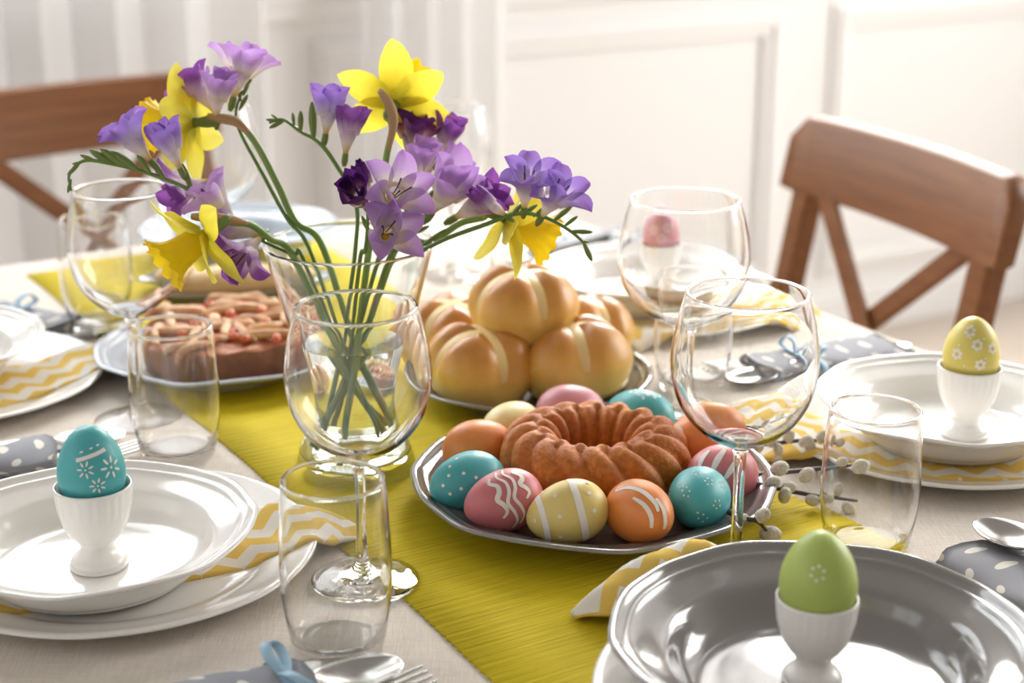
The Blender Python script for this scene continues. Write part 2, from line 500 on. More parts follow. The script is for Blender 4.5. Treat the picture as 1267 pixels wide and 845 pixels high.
panel(4, -0.60, 0.56, 0.16, 0.825)
for n, (a, b_) in enumerate(WIN):
    mb = MB()
    for (p, q, r_, s_) in ((a, a + 0.06, SILL, HEAD), (b_ - 0.06, b_, SILL, HEAD), (a + 0.06, b_ - 0.06, SILL, SILL + 0.06), (a + 0.06, b_ - 0.06, HEAD - 0.06, HEAD),
                           ((a + b_) / 2 - 0.03, (a + b_) / 2 + 0.03, SILL + 0.06, HEAD - 0.06)):
        uvbox(mb, U0 - 0.03, U0 + 0.01, p, q, r_, s_)
    tag(mb.build('window_%d' % (n + 1), M['frame']), kind='structure')

# sheer curtains
def curtain(label, v0, v1, folds, amp, u0, seed):
    r_ = random.Random(seed)
    n = folds * 14; nz = 10; v = []; f = []
    ph = [r_.uniform(-0.5, 0.5) for _ in range(folds + 2)]
    for i in range(n + 1):
        s = i / n; k = s * folds; a = ph[int(k)] * (1 - k % 1) + ph[int(k) + 1] * (k % 1)
        for j in range(nz + 1):
            z = 0.01 + 3.05 * j / nz
            off = amp * math.sin(2 * PI * k + a) * (0.75 + 0.25 * math.sin(z * 1.7 + k))
            sh = 0.35 * amp * math.sin(4 * PI * k + a * 2)
            v.append(uvw(u0 + off, v0 + (v1 - v0) * s + sh, z))
    for i in range(n):
        for j in range(nz):
            q = i * (nz + 1) + j; f.append((q, q + nz + 1, q + nz + 2, q + 1))
    o = obj('curtain', v, f, M['sheer'])
    return tag(o, label, 'curtain', 'sheer curtains at the wall')
curtain('wide white sheer curtain in soft folds behind the far chair', -1.1, 0.565, 13, 0.035, 2.09, 1)
curtain('narrow gathered white sheer curtain beside the panelled wall', 0.76, 1.07, 4, 0.032, 2.09, 5)

# ================================================================== table
tb = tag(empty('dining_table', uvw(0.4, 0, 0)), 'rectangular dining table under the beige linen cloth', 'table')
TU0, TU1, TV = -0.30, 1.09, 0.50
def child_uvbox(name, mat, parent, *a):
    mb = MB(); uvbox(mb, *a)
    for p in mb.v: p -= parent.location
    return mb.build(name, mat, parent)
child_uvbox('tabletop', M['wood'], tb, TU0 + 0.008, TU1 - 0.008, -TV + 0.008, TV - 0.008, 0.712, TZ - 0.004)
for u_ in (TU0 + 0.015, TU1 - 0.070):
    for v_ in (-TV + 0.015, TV - 0.070): child_uvbox('leg', M['wood'], tb, u_, u_ + 0.055, v_, v_ + 0.055, 0, 0.712)
# linen cloth: top and four hanging sides
nu, nv = 44, 34; v = []; f = []
def lin(a, b2, n): return [a + (b2 - a) * i / n for i in range(n + 1)]
drop = 0.24
def axis_pts(a, b2, n):          # parameter past the edge = hanging length
    return [a - d for d in (drop, 0.16, 0.08, 0.03, 0.012, 0.005)] + lin(a, b2, n) + [b2 + d for d in (0.005, 0.012, 0.03, 0.08, 0.16, drop)]
us = axis_pts(TU0, TU1, 40); vs = axis_pts(-TV, TV, 30)
for a in us:
    for b_ in vs:
        ou = max(TU0 - a, a - TU1, 0); ov = max(-TV - b_, b_ - TV, 0)
        o_ = max(ou, ov)
        cu = min(max(a, TU0), TU1); cv = min(max(b_, -TV), TV)
        rr = 0.010
        if o_ > 0:
            ang = min(o_ / rr, PI / 2); hor = rr * math.sin(ang); ver = rr * (1 - math.cos(ang)) + max(0, o_ - rr * PI / 2)
            wv_ = 0.012 * min(1, ver / 0.1) * math.sin(a * 31 + b_ * 27)
            if ou > 0: cu += (hor + wv_ + 0.02 * ver) * (1 if a > TU1 else -1) * (ou / o_)
            if ov > 0: cv += (hor + wv_ + 0.02 * ver) * (1 if b_ > TV else -1) * (ov / o_)
            z = TZ - ver
        else: z = TZ
        v.append(uvw(cu, cv, z))
k = len(vs)
for i in range(len(us) - 1):
    for j in range(k - 1): f.append((i * k + j, i * k + j + 1, (i + 1) * k + j + 1, (i + 1) * k + j))
f = [tuple(reversed(q)) for q in f]
cloth = obj('tablecloth', v, f, M['linen']); solidify(cloth, 0.0015, -1)
tag(cloth, 'beige linen tablecloth spread over the whole dining table', 'tablecloth')

# runner with tiny scallops along its hems
RW = 0.165; RU0, RU1 = -0.29, 1.035
v = []; f = []; uv = []
n = 530; cols = 9
for i in range(n + 1):
    u_ = RU0 + (RU1 - RU0) * i / n
    for j in range(cols):
        t = -1 + 2 * j / (cols - 1)
        e = 0.0008 * math.sin(i * PI * 2 / 3.0) * (1 if abs(t) == 1 else 0) * t
        wob = 0.0018 * math.sin(u_ * 23 + 1.3 * t)
        z = 0.0022 + (0.0006 * math.sin(u_ * 37 + t * 4) if abs(t) < 1 else -0.0006)
        vv = t * RW + e + wob * abs(t)
        v.append(uvw(u_, vv, TZ + z)); uv.append((vv, u_))
for i in range(n):
    for j in range(cols - 1): f.append((i * cols + j, i * cols + j + 1, (i + 1) * cols + j + 1, (i + 1) * cols + j))
f = [tuple(reversed(q)) for q in f]
run = obj('table_runner', v, f, M['runner'], uvs=uv); solidify(run, 0.0016, -1)
tag(run, 'mustard yellow ribbed cloth runner down the middle of the table', 'table runner')

# ================================================================== chairs
def make_chair(loc, rz, label):
    t = tag(empty('dining_chair', loc, (0, 0, rz)), label, 'chair', 'cross-back wooden chairs')
    W = 0.225; lean = R(12); SEAT = 0.455
    def bk(x, z, d=0.0):      # a point of the leaning back, bowed away in the middle
        bow = -0.022 * (1 - (x / W) ** 2)
        up = max(0, z - SEAT)
        return Vector((x, -math.tan(lean) * up + bow + d, z))
    # top rail
    mb = MB(); nx = 22; ring = []
    for i in range(nx + 1):
        x = -W - 0.008 + (2 * W + 0.016) * i / nx
        e = min(1.0, (1 - abs(x) / (W + 0.008)) / 0.07)
        rc = 0.024 * (1 - math.sqrt(max(0, 1 - (1 - e) ** 2)))
        z0, z1 = 0.755 + rc * 0.12, 0.856 - rc
        zs = [z0, z0 + 0.004, z1 - 0.005, z1]
        ids = [bk(x, z0 + 0.003, 0.017), bk(x, z0, 0.011), bk(x, z0, -0.005), bk(x, z0 + 0.003, -0.011), bk(x, z1 - 0.005, -0.011), bk(x, z1, -0.006), bk(x, z1, 0.012), bk(x, z1 - 0.005, 0.017)]
        ring.append(ids)
    v = [p for r_ in ring for p in r_]; f = []
    for i in range(nx):
        for k in range(8): f.append((i * 8 + k, i * 8 + (k + 1) % 8, (i + 1) * 8 + (k + 1) % 8, (i + 1) * 8 + k))
    f.append(tuple(reversed(range(8)))); f.append(tuple(nx * 8 + k for k in range(8)))
    f = [tuple(reversed(q)) for q in f]
    o = obj('top_rail', v, f, M['wood'], t); o.modifiers.new('edge', 'EDGE_SPLIT').split_angle = R(50)
    def bar(name, p0, p1, wx, wy, xa=None):
        p0, p1 = Vector(p0), Vector(p1); z = (p1 - p0).normalized()
        x = Vector(xa or (1, 0, 0)); x = (x - z * x.dot(z)).normalized(); y = z.cross(x)
        v = []
        for p in (p0, p1):
            for a, b2 in ((-1, -1), (1, -1), (1, 1), (-1, 1)): v.append(p + x * a * wx / 2 + y * b2 * wy / 2)
        o = obj(name, v, [(3, 2, 1, 0), (4, 5, 6, 7), (0, 1, 5, 4), (1, 2, 6, 5), (2, 3, 7, 6), (3, 0, 4, 7)], M['wood'], t, smooth=False)
        bevel(o, 0.004); return o
    for s in (-1, 1):
        bar('back_post', bk(s * 0.195, SEAT - 0.05, 0.0), bk(s * 0.195, 0.765, 0.0), 0.036, 0.030)
        bar('leg', (s * 0.195, -0.05, 0.0), bk(s * 0.195, SEAT - 0.045, 0.0), 0.036, 0.030)
        bar('leg', (s * 0.19, 0.385, 0.0), (s * 0.19, 0.385, SEAT - 0.03), 0.036, 0.036)
        bar('side_stretcher', (s * 0.192, -0.03, 0.2), (s * 0.19, 0.38, 0.2), 0.018, 0.024, (0, 0, 1))
    for s in (-1, 1):
        bar('cross_slat', bk(-s * 0.19, 0.462, 0.004 + 0.006 * s), bk(s * 0.15, 0.765, 0.004 + 0.006 * s), 0.030, 0.011)
    mb = MB(); mb.box((-0.22, -0.02, SEAT - 0.032), (0.22, 0.42, SEAT)); bevel(mb.build('seat', M['wood'], t), 0.012, 3)
    mb = MB(); mb.box((-0.17, 0.37, SEAT - 0.09), (0.17, 0.395, SEAT - 0.032)); mb.build('apron', M['wood'], t)
    return t
make_chair((0.406, 1.932, 0), R(111.3), 'brown cross-back wooden chair beside the plate with the yellow egg')
make_chair((-0.611, 2.365, 0), R(-140.8), 'brown cross-back wooden chair in front of the sheer curtain')

# ================================================================== crockery
def wave6(a, n=6, ph=0.0):
    c = math.cos(n * (a + ph))
    return 0.50 * c + 0.40 * math.cos(2 * n * (a + ph)) + 0.10 * math.cos(3 * n * (a + ph))
def plate_mesh(name, Rr, mat, kind, scal=0.0095, lift=0.0010, n=7):
    if kind == 'soup':
        prof = [(0, .0065), (.30, .0062), (.50, .0065), (.60, .0085), (.665, .0145), (.705, .0225), (.735, .0275), (.775, .0300), (.83, .0325), (.885, .0352), (.905, .0375), (.925, .0378), (.945, .0392), (.962, .0412), (.98, .0420), (1.0, .0415),
                (1.004, .0400), (.985, .0382), (.94, .0355), (.86, .0300), (.77, .0265), (.735, .0225), (.70, .0130), (.655, .0065), (.61, .0030), (.595, .0), (.555, .0), (.545, .0022), (.3, .0022), (0, .0022)]
    elif kind == 'serve':
        prof = [(0, .0065), (.40, .0062), (.62, .0064), (.70, .0080), (.755, .0120), (.79, .0142), (.84, .0158), (.885, .0176), (.905, .0196), (.925, .0200), (.945, .0212), (.965, .0232), (.985, .0238), (1.0, .0232),
                (1.004, .0216), (.985, .0205), (.93, .0178), (.85, .0138), (.77, .0100), (.71, .0050), (.66, .0030), (.645, .0), (.61, .0), (.60, .0025), (.3, .0025), (0, .0025)]
    else:   # charger
        prof = [(0, .0052), (.40, .0050), (.66, .0052), (.72, .0062), (.76, .0085), (.82, .0110), (.88, .0130), (.93, .0150), (.965, .0165), (.985, .0170), (1.0, .0164),
                (1.003, .0150), (.985, .0140), (.93, .0120), (.85, .0090), (.77, .0055), (.72, .0028), (.695, .0), (.66, .0), (.65, .0018), (.3, .0018), (0, .0018)]
    pr = spline([(a * Rr, b_) for a, b_ in prof], 2)
    pr = [(max(p[0], 0), p[1]) for p in pr]; pr[0] = (0, pr[0][1]); pr[-1] = (0, pr[-1][1])
    # the scallop begins on the rim and leaves the well round
    def mod(a, r, z):
        wgt = min(1, max(0, (r / Rr - 0.72) / 0.26)); wgt = wgt * wgt * (3 - 2 * wgt)
        q = wave6(a, n)
        return r * (1 + scal * wgt * q), z - lift * wgt * math.cos(n * a)
    v, bd = lathe(pr, 120, mod if scal else None)
    return mk_mesh(name, v, [tuple(reversed(q)) for q in flat(bd)], mat)
CH_R = 0.134
def charger_h(r, Rr=CH_R):
    pr = [(0, .0052), (.66, .0052), (.76, .0085), (.88, .0130), (.965, .0165), (.985, .0170), (1.0, .0166)]
    q = r / Rr
    if q > 1.0: return 0.0
    for (a, za), (b_, zb) in zip(pr, pr[1:]):
        if q <= b_: return za + (zb - za) * (q - a) / (b_ - a)
    return 0.0
ME = {}
ME['charger'] = plate_mesh('charger_plate', CH_R, M['white_ceramic'], 'charger', 0.004, 0.0)
ME['soup'] = plate_mesh('soup_plate', 0.108, M['white_ceramic'], 'soup')
ME['soup_grey'] = plate_mesh('soup_plate', 0.121, M['grey_ceramic'], 'soup')
ME['soup_far'] = plate_mesh('soup_plate', 0.112, M['blue_ceramic'], 'soup')
ME['serve_grey'] = plate_mesh('serving_plate', 0.134, M['grey_ceramic'], 'serve')
ME['serve_bun'] = plate_mesh('serving_plate', 0.106, M['grey_ceramic'], 'serve')
ME['serve_pie'] = plate_mesh('serving_plate', 0.115, M['blue_ceramic'], 'serve')
ME['serve_dark'] = plate_mesh('serving_plate', 0.098, M['grey_ceramic'], 'serve', 0.0)
def put(name, me, x, y, z, rz=0.0, scale=None):
    return link(name, me, None, (x, y, TZ + z), (0, 0, rz), scale)

def napkin(label, pts, widths, supports, group='chevron napkins under the plates', phase=0.0, thick=0.0028, base=0.0006, lifts=None):
    """cloth strip along pts (x, y), half widths left and right, lying on the chargers and the table"""
    C = spline([(p[0], p[1], 0) for p in pts], 12)
    Wd = spline([(a, b_, 0) for a, b_ in widths], 12)
    nT = 14; G = []; U = []; L = 0
    for i, c in enumerate(C):
        t = (C[min(i + 1, len(C) - 1)] - C[max(i - 1, 0)]).normalized(); s = Vector((-t.y, t.x, 0))
        if i: L += (c - C[i - 1]).length
        row = []; ur = []
        for j in range(nT + 1):
            q = j / nT; off = -Wd[i][0] * (1 - q) + Wd[i][1] * q
            row.append(c + s * off); ur.append((L + phase, off + 0.2))
        G.append(row); U.append(ur)
    def raw(p):
        z = base
        for (sx, sy, fn) in supports: z = max(z, fn(math.hypot(p.x - sx, p.y - sy)) + base)
        return z
    Z = [[raw(p) for p in row] for row in G]
    for _ in range(26):
        for i in range(len(G)):
            for j in range(nT + 1):
                for di, dj in ((1, 0), (-1, 0), (0, 1), (0, -1)):
                    a, b2 = i + di, j + dj
                    if 0 <= a < len(G) and 0 <= b2 <= nT:
                        d = (G[a][b2] - G[i][j]).length
                        Z[i][j] = max(Z[i][j], Z[a][b2] - 0.38 * d)
    if lifts:
        LF = spline([(a, b_, 0) for a, b_ in lifts], 12)
        for i in range(len(G)):
            for j in range(nT + 1): Z[i][j] += LF[i][0] + LF[i][1] * max(0, math.sin(PI * (j / nT) ** 1.25)) ** 0.8
    v = []; uv = []; f = []
    for i, row in enumerate(G):
        for j, p in enumerate(row):
            v.append((p.x, p.y, TZ + Z[i][j] + 0.0009 * (1 + math.sin(i * 0.5 + j * 0.6)))); uv.append(U[i][j])
    k = nT + 1
    for i in range(len(G) - 1):
        for j in range(nT): f.append((i * k + j, (i + 1) * k + j, (i + 1) * k + j + 1, i * k + j + 1))
    f = [tuple(reversed(q)) for q in f]
    o = obj('chevron_napkin', v, f, M['chevron'], uvs=uv); solidify(o, thick, 1)
    return tag(o, label, 'napkin', group)

# egg cup
CUP = [(0, .0006), (.0145, .0), (.0182, .0), (.0190, .0012), (.0190, .0022), (.0180, .0030), (.0182, .0046), (.0168, .0070), (.0130, .0105), (.0112, .0140), (.0120, .0180), (.0165, .0235), (.0208, .0310), (.0234, .0400), (.0244, .0480), (.0250, .0545), (.0253, .0575), (.0247, .0584),
       (.0238, .0575), (.0230, .0500), (.0215, .0400), (.0180, .0310), (.0120, .0250), (0, .0230)]
pr = [(max(p[0], 0), p[1]) for p in spline(CUP, 3)]; pr[0] = (0, CUP[0][1]); pr[-1] = (0, CUP[-1][1])
def flute(a, r, z):
    if z > 0.030 and r > 0.0236 and z < 0.0565:
        return r + 0.00035 * math.cos(26 * a) * min(1, (z - 0.03) / 0.012), z
    return r, z
v, bd = lathe(pr, 104, flute)
ME['cup'] = mk_mesh('egg_cup', v, flat(bd), M['cup_ceramic'])

# eggs
EL, ER = 0.0575, 0.0218
def egg_r(s):                      # s from -1 (blunt end) to 1 (pointed end)
    return math.sqrt(max(0, 1 - s * s)) * (1 - 0.135 * s) 
def egg_pt(s, phi, off=0.0, k=1.0):
    th = s
    r = ER * egg_r(s) + off * math.sqrt(max(0, 1 - s * s)); z = EL / 2 * s + off * s
    return Vector((r * math.cos(phi) * k, r * math.sin(phi) * k, z * k))
def egg_mesh(mat):
    prof = []
    for i in range(33):
        a = -PI / 2 + PI * i / 32; s = math.sin(a); prof.append((ER * egg_r(s) if 0 < i < 32 else 0, EL / 2 * s))
    v, bd = lathe(prof, 48)
    return mk_mesh('egg', v, flat(bd), mat)
EGG = {k: egg_mesh(M[k]) for k in M if k.startswith('egg_')}
def stroke(mb, pts, wd, taper=True, off=0.00025):
    """painted line through (s, phi degrees) points, lying on the shell"""
    P = spline([(a, R(b_), 0) for a, b_ in pts], 8); n = len(P)
    W = [egg_pt(p[0], p[1], off) for p in P]; v = []; f = []
    for i, p in enumerate(W):
        t = (W[min(i + 1, n - 1)] - W[max(i - 1, 0)]).normalized()
        nr = Vector((p.x, p.y, p.z * 0.6)).normalized(); s = t.cross(nr).normalized()
        w_ = wd * (0.45 + 0.55 * math.sin(PI * min(1, (i + 0.6) / n * 1.0)) if taper else 1)
        for q in (-1, -0.5, 0, 0.5, 1):
            v.append(p + s * w_ * q * 0.5 - nr * 0.5 * (q * w_ * 0.5) ** 2 / ER)
    for i in range(n - 1):
        for q in range(4): f.append((i * 5 + q, i * 5 + q + 1, i * 5 + q + 6, i * 5 + q + 5))
    mb.add(v, f)
def stroke_view(mb, V3, pts, wd, off=0.0003):
    P = spline([(a, b_, 0) for a, b_ in pts], 8); n = len(P); v = []; f = []
    W = [V3(p[0], p[1], off) for p in P]
    for i, p in enumerate(W):
        t = (W[min(i + 1, n - 1)] - W[max(i - 1, 0)]).normalized()
        nr = Vector((p.x, p.y, p.z * 0.6)).normalized(); sd = t.cross(nr).normalized()
        w_ = wd * (0.55 + 0.45 * math.sin(PI * (i + 0.5) / n))
        for q in (-1, -0.5, 0, 0.5, 1): v.append(p + sd * w_ * q * 0.5 - nr * 0.5 * (q * w_ * 0.5) ** 2 / ER)
    for i in range(n - 1):
        for q in range(4): f.append((i * 5 + q, i * 5 + q + 1, i * 5 + q + 6, i * 5 + q + 5))
    mb.add(v, f)
def dot(mb, s, ph, r, off=0.0003):
    p = egg_pt(s, R(ph), off); nr = Vector((p.x, p.y, p.z * 0.6)).normalized()
    x = nr.orthogonal().normalized(); y = nr.cross(x)
    v = [p + nr * 0.0002]; k = 10
    v += [p + (x * math.cos(2 * PI * i / k) + y * math.sin(2 * PI * i / k)) * r - nr * 0.5 * r * r / ER for i in range(k)]
    mb.add(v, [(0, i + 1, (i + 1) % k + 1) for i in range(k)])
def flower(mb, s, ph, r, dr, n=5, petals=False):
    ks = math.cos(math.asin(max(-0.95, min(0.95, s))))
    for i in range(n):
        a = 2 * PI * i / n + 0.4
        ds = r * math.sin(a) / (EL / 2); dp = math.degrees(r * math.cos(a) / (ER * max(0.3, egg_r(s))))
        if petals:
            stroke(mb, [(s + ds * 0.45, ph + dp * 0.45), (s + ds * 0.75, ph + dp * 0.75), (s + ds * 1.1, ph + dp * 1.1)], dr * 1.5)
        else: dot(mb, s + ds, ph + dp, dr)
    if petals: dot(mb, s, ph, dr * 0.8)
def egg(label, mat, loc, axis, painter, scale=1.0, group=None, ref=None, cat='egg'):
    loc = Vector(loc)
    to_cam = ref or (Vector((0, 0, TZ + CAM_H)) - loc)
    mtx = frame_z(axis, to_cam)
    o = link('painted_egg', EGG[mat]); tag(o, label, cat, group)
    o.matrix_world = Matrix.Translation(loc) @ mtx @ Matrix.Scale(scale, 4)
    if painter:
        tc = to_cam.normalized(); rg = Vector((tc.y, -tc.x, 0)).normalized() * -1; uu = tc.cross(rg)
        def V3(x_, y_, off):
            d = (rg * x_ + uu * y_ + tc * math.sqrt(max(0, 1 - x_ * x_ - y_ * y_)))
            d = mtx.to_3x3().inverted() @ d
            return egg_pt(max(-1, min(1, d.z)), math.atan2(d.y, d.x), off)
        mb = MB()
        if painter.__code__.co_argcount == 2: painter(mb, V3)
        else: painter(mb)
        if mb.v: mb.build('painted_pattern', M['paint'], o, smooth=True)
    return o

# ---- place settings -------------------------------------------------------------
def setting(x, y, soup, who, rz=0.3, soup_off=(0, 0), soup_z=0.0088, charger=True, cup_off=None, charger_lab=None, soup_lab=None, cup_lab=None):
    if charger: tag(put('charger_plate', ME['charger'], x, y, 0.0, rz), charger_lab, 'plate', 'white charger plates')
    tag(put('soup_plate', ME[soup], x + soup_off[0], y + soup_off[1], soup_z if charger else 0.0, rz, (1, 1, 0.84 if soup == 'soup' else 1.0)), soup_lab, 'plate', 'deep scalloped plates')
    if cup_off is not None:
        z = (soup_z if charger else 0) + 0.0066 * (0.84 if soup == 'soup' else 1.0)
        tag(put('egg_cup', ME['cup'], x + soup_off[0] + cup_off[0], y + soup_off[1] + cup_off[1], z, 0.2), cup_lab, 'egg cup', 'white egg cups')
        return Vector((x + soup_off[0] + cup_off[0], y + soup_off[1] + cup_off[1], TZ + z))
def cup_egg(base, label, mat, painter, tilt=(0, 0, 1)):
    return egg(label, mat, base + Vector((0, 0, 0.0700)), tilt, painter, 1.0, 'eggs standing in egg cups')

# teal egg setting
L1 = (-0.268, 1.006)
c = setting(L1[0], L1[1], 'soup', 'teal', 0.25, (-0.010, -0.026), 0.0082, True, (0.004, -0.004),
            'white charger plate under the deep plate with the teal egg', 'white scalloped deep plate holding the teal egg in its cup', 'white footed egg cup holding the teal egg')
def p_teal(mb):
    stroke(mb, [(0.42, -28), (0.50, 0), (0.58, 36)], 0.0026, False)
    for s, ph in ((0.58, -18), (0.64, 4), (0.68, 22)): stroke(mb, [(s, ph - 4), (s + 0.01, ph), (s + 0.02, ph + 4)], 0.0012)
    flower(mb, 0.22, -10, 0.0050, 0.00085, 7, True); flower(mb, 0.18, 36, 0.0066, 0.0011, 7, True)
    flower(mb, -0.16, 8, 0.0048, 0.00085, 7, True)
cup_egg(c, 'teal egg with white painted daisies standing in an egg cup', 'egg_teal', p_teal, (-0.01, 0, 1))
napkin('chevron napkin folded under the deep plate with the teal egg', [(-0.42, 0.925), (-0.34, 0.962), (-0.255, 1.002), (-0.185, 1.036), (-0.135, 1.060), (-0.095, 1.066)],
       [(.048, .03), (.048, .03), (.048, .03), (.046, .036), (.044, .026), (.012, .004)], [(L1[0], L1[1], charger_h)], phase=0.004)

# yellow egg setting
R1 = (0.350, 1.234)
c = setting(R1[0], R1[1], 'soup', 'yellow', 0.1, (0.006, -0.006), 0.0082, True, (0.008, -0.012),
            'white charger plate under the deep plate with the yellow flowered egg', 'white scalloped deep plate holding the yellow flowered egg in its cup', 'white footed egg cup holding the yellow flowered egg')
def p_lemon(mb):
    for s, ph in ((0.40, 12), (0.10, -30), (0.28, 50), (-0.12, 20), (0.72, -10)): flower(mb, s, ph, 0.0030, 0.0016, 6)
    for s, ph in ((0.34, -30), (0.55, 30), (-0.18, -12), (0.05, 30), (0.56, -5)): dot(mb, s, ph, 0.0009)
cup_egg(c, 'lemon yellow egg with white painted flowers standing in an egg cup', 'egg_lemon', p_lemon)
napkin('chevron napkin folded under the deep plate with the yellow flowered egg', [(0.145, 1.275), (0.19, 1.255), (0.25, 1.215), (0.32, 1.185), (0.40, 1.18), (0.46, 1.19)],
       [(.035, .03), (.055, .045), (.052, .05), (.050, .05), (.050, .05), (.03, .03)], [(R1[0], R1[1], charger_h)], phase=0.01)

# pink egg setting
R2 = uvw(0.575, 0.372)
c = setting(R2.x, R2.y, 'soup', 'pink', 0.5, (-0.018, 0.004), 0.0082, True, (0.010, -0.010),
            'white charger plate under the deep plate with the pink egg', 'white scalloped deep plate holding the pink egg behind the wine glasses', 'white footed egg cup holding the pink egg')
def p_pink(mb):
    for s, ph in ((0.25, -20), (0.35, 25), (-0.05, 5)): flower(mb, s, ph, 0.0036, 0.0014, 5)
cup_egg(c, 'dusky pink egg standing in an egg cup behind the wine glasses', 'egg_rose', p_pink)
q0 = [uvw(0.50, 0.26), uvw(0.505, 0.34), uvw(0.50, 0.42), uvw(0.49, 0.47), uvw(0.48, 0.495)]
napkin('chevron napkin folded under the deep plate with the pink egg', [(p.x, p.y) for p in q0],
       [(.04, .05), (.05, .05), (.055, .05), (.055, .05), (.05, .05)], [(R2.x, R2.y, charger_h)], phase=0.006)

# far left setting
L2 = (-0.500, 1.358)
setting(L2[0], L2[1], 'soup', 'none', 0.6, (-0.030, 0.020), 0.0088, True, None,
        'white charger plate under the empty deep plate beside the pie', 'empty white scalloped deep plate set near the pie')
napkin('chevron napkin folded under the empty deep plate beside the pie', [(-0.58, 1.26), (-0.52, 1.30), (-0.45, 1.355), (-0.395, 1.40), (-0.35, 1.425)],
       [(.05, .05), (.05, .05), (.048, .05), (.04, .042), (.02, .02)], [(L2[0], L2[1], charger_h)], phase=0.0)

# near end setting with the grey plate
N1 = (0.180, 0.812)
c = setting(N1[0], N1[1], 'soup_grey', 'green', 0.52, (-0.004, 0.004), 0.0088, True, (-0.004, 0.006),
            'white charger plate under the large grey deep plate', 'large grey glazed scalloped deep plate holding the green egg', 'white footed egg cup holding the green egg')
def p_green(mb): flower(mb, 0.42, -2, 0.0036, 0.0009, 6)
sc_cup = [o for o in col.objects if o.name.startswith('egg_cup')][-1]; sc_cup.scale = (.92, .92, .92)
c.z -= 0.0058
cup_egg(c, 'green egg with a small white flower standing in an egg cup', 'egg_green', p_green)
napkin('chevron napkin folded under the large grey plate', [(0.038, 0.918), (0.060, 0.928), (0.092, 0.938), (0.124, 0.944), (0.146, 0.944)],
       [(.003, .003), (.028, .014), (.036, .018), (.030, .016), (.018, .008)], [(N1[0], N1[1], charger_h)], phase=0.003, thick=0.004,
       lifts=[(.004, .004), (.003, .022), (.003, .031), (.003, .030), (.002, .012)])

# far end setting
FE = uvw(0.976, 0.065)
tag(put('soup_plate', ME['soup_far'], FE.x, FE.y, 0.0022, 0.2), 'pale blue-grey deep plate at the far end beyond the vase', 'plate', 'deep scalloped plates')

# ================================================================== glasses
def smooth_prof(p, n=4):
    o = [(max(q[0], 0), q[1]) for q in spline(p, n)]; o[0] = (0, p[0][1]); o[-1] = (0, p[-1][1]); return o
WG = [(0, .0012), (.020, .0006), (.034, .0), (.0362, .0008), (.0358, .0020), (.029, .0036), (.016, .0060), (.0075, .0105), (.0046, .0180), (.0038, .0340), (.0036, .0580), (.0040, .0780), (.0058, .0868), (.0120, .0905), (.0230, .0965), (.0345, .1070), (.0430, .1215), (.0470, .1400), (.0468, .1540), (.0436, .1720), (.0392, .1884), (.0393, .1897), (.0390, .1906), (.0383, .1910), (.0376, .1906), (.0373, .1897), (.0378, .1884), (.0424, .1720), (.0456, .1540), (.0458, .1402), (.0418, .1225), (.0335, .1086), (.0222, .0986), (.0115, .0930), (0, .0912)]
WP = smooth_prof(WG, 4)
wv_, wb_ = lathe(WP, 64)
def sub_mesh(name, bands, mat):
    used = sorted({i for f_ in bands for i in f_}); mp = {a: k for k, a in enumerate(used)}
    return mk_mesh(name, [wv_[i] for i in used], [tuple(mp[i] for i in f_) for f_ in bands], mat)
i1, i2 = 7 * 4, 12 * 4
ME['wg_foot'] = sub_mesh('foot', flat(wb_[:i1]), M['glass'])
ME['wg_stem'] = sub_mesh('stem', flat(wb_[i1:i2]), M['glass'])
ME['wg_bowl'] = sub_mesh('bowl', flat(wb_[i2:]), M['glass'])
def wine_glass(x, y, label, h=0.19, wscale=1.0, z=0.0):
    t = tag(empty('wine_glass', (x, y, TZ + z)), label, 'wine glass', 'clear wine glasses')
    for nme in ('foot', 'stem', 'bowl'): link(nme, ME['wg_' + nme], t)
    t.scale = (wscale, wscale, h / 0.19)
    return t
TG = [(0, .0008), (.020, .0), (.0245, .0), (.0272, .0016), (.0300, .0120), (.0328, .0300), (.0340, .0480), (.0336, .0680), (.0322, .0900), (.0311, .1024), (.0312, .1036), (.0309, .1044), (.0302, .1048), (.0295, .1044), (.0292, .1036), (.0296, .1024), (.0311, .0900), (.0326, .0680), (.0329, .0480), (.0315, .0300), (.0285, .0150), (.0240, .0085), (.014, .0072), (0, .0070)]
v, bd = lathe(smooth_prof(TG, 4), 64)
ME['tumbler'] = mk_mesh('tumbler', v, flat(bd), M['glass'])
def tumbler(x, y, label, s=1.0, z=0.0):
    o = put('tumbler', ME['tumbler'], x, y, z); o.scale = (s, s, s)
    return tag(o, label, 'glass', 'clear tumblers')
RT = 0.0032     # top of the runner
wine_glass(-0.098, 0.973, 'clear wine glass standing directly in front of the flower vase', 0.19, 1.0, 0.0034)
wine_glass(0.1500, 0.988, 'clear wine glass standing between the bundt cake plate and the grey plate', 0.195, 1.01, RT)
wine_glass(0.1380, 1.258, 'clear wine glass standing between the eggs and the pink egg plate', 0.194, 1.13, RT)
wine_glass(-0.3165, 1.284, 'clear wine glass left of the pie under the lowest daffodil', 0.200, 1.0, 0.0)
wine_glass(-0.068, 1.735, 'clear wine glass far behind the purple freesias and the buns', 0.19, 1.0)
wine_glass(-0.308, 1.668, 'clear wine glass at the far end behind the upper daffodil', 0.200, 0.95, RT)
tumbler(-0.1065, 0.888, 'clear tumbler standing in front of the wine glass and spoon tip', 1.0).scale = (1.0, 1.0, 1.08)
tumbler(-0.267, 1.205, 'clear tumbler in front of the pie, beside the teal egg', 1.04)
tumbler(0.247, 1.030, 'clear tumbler beside the willow twigs and the yellow egg plate', 1.0, 0.0)
tumbler(0.160, 1.366, 'clear tumbler between the buns and the pink egg plate', 1.0, 0.0)
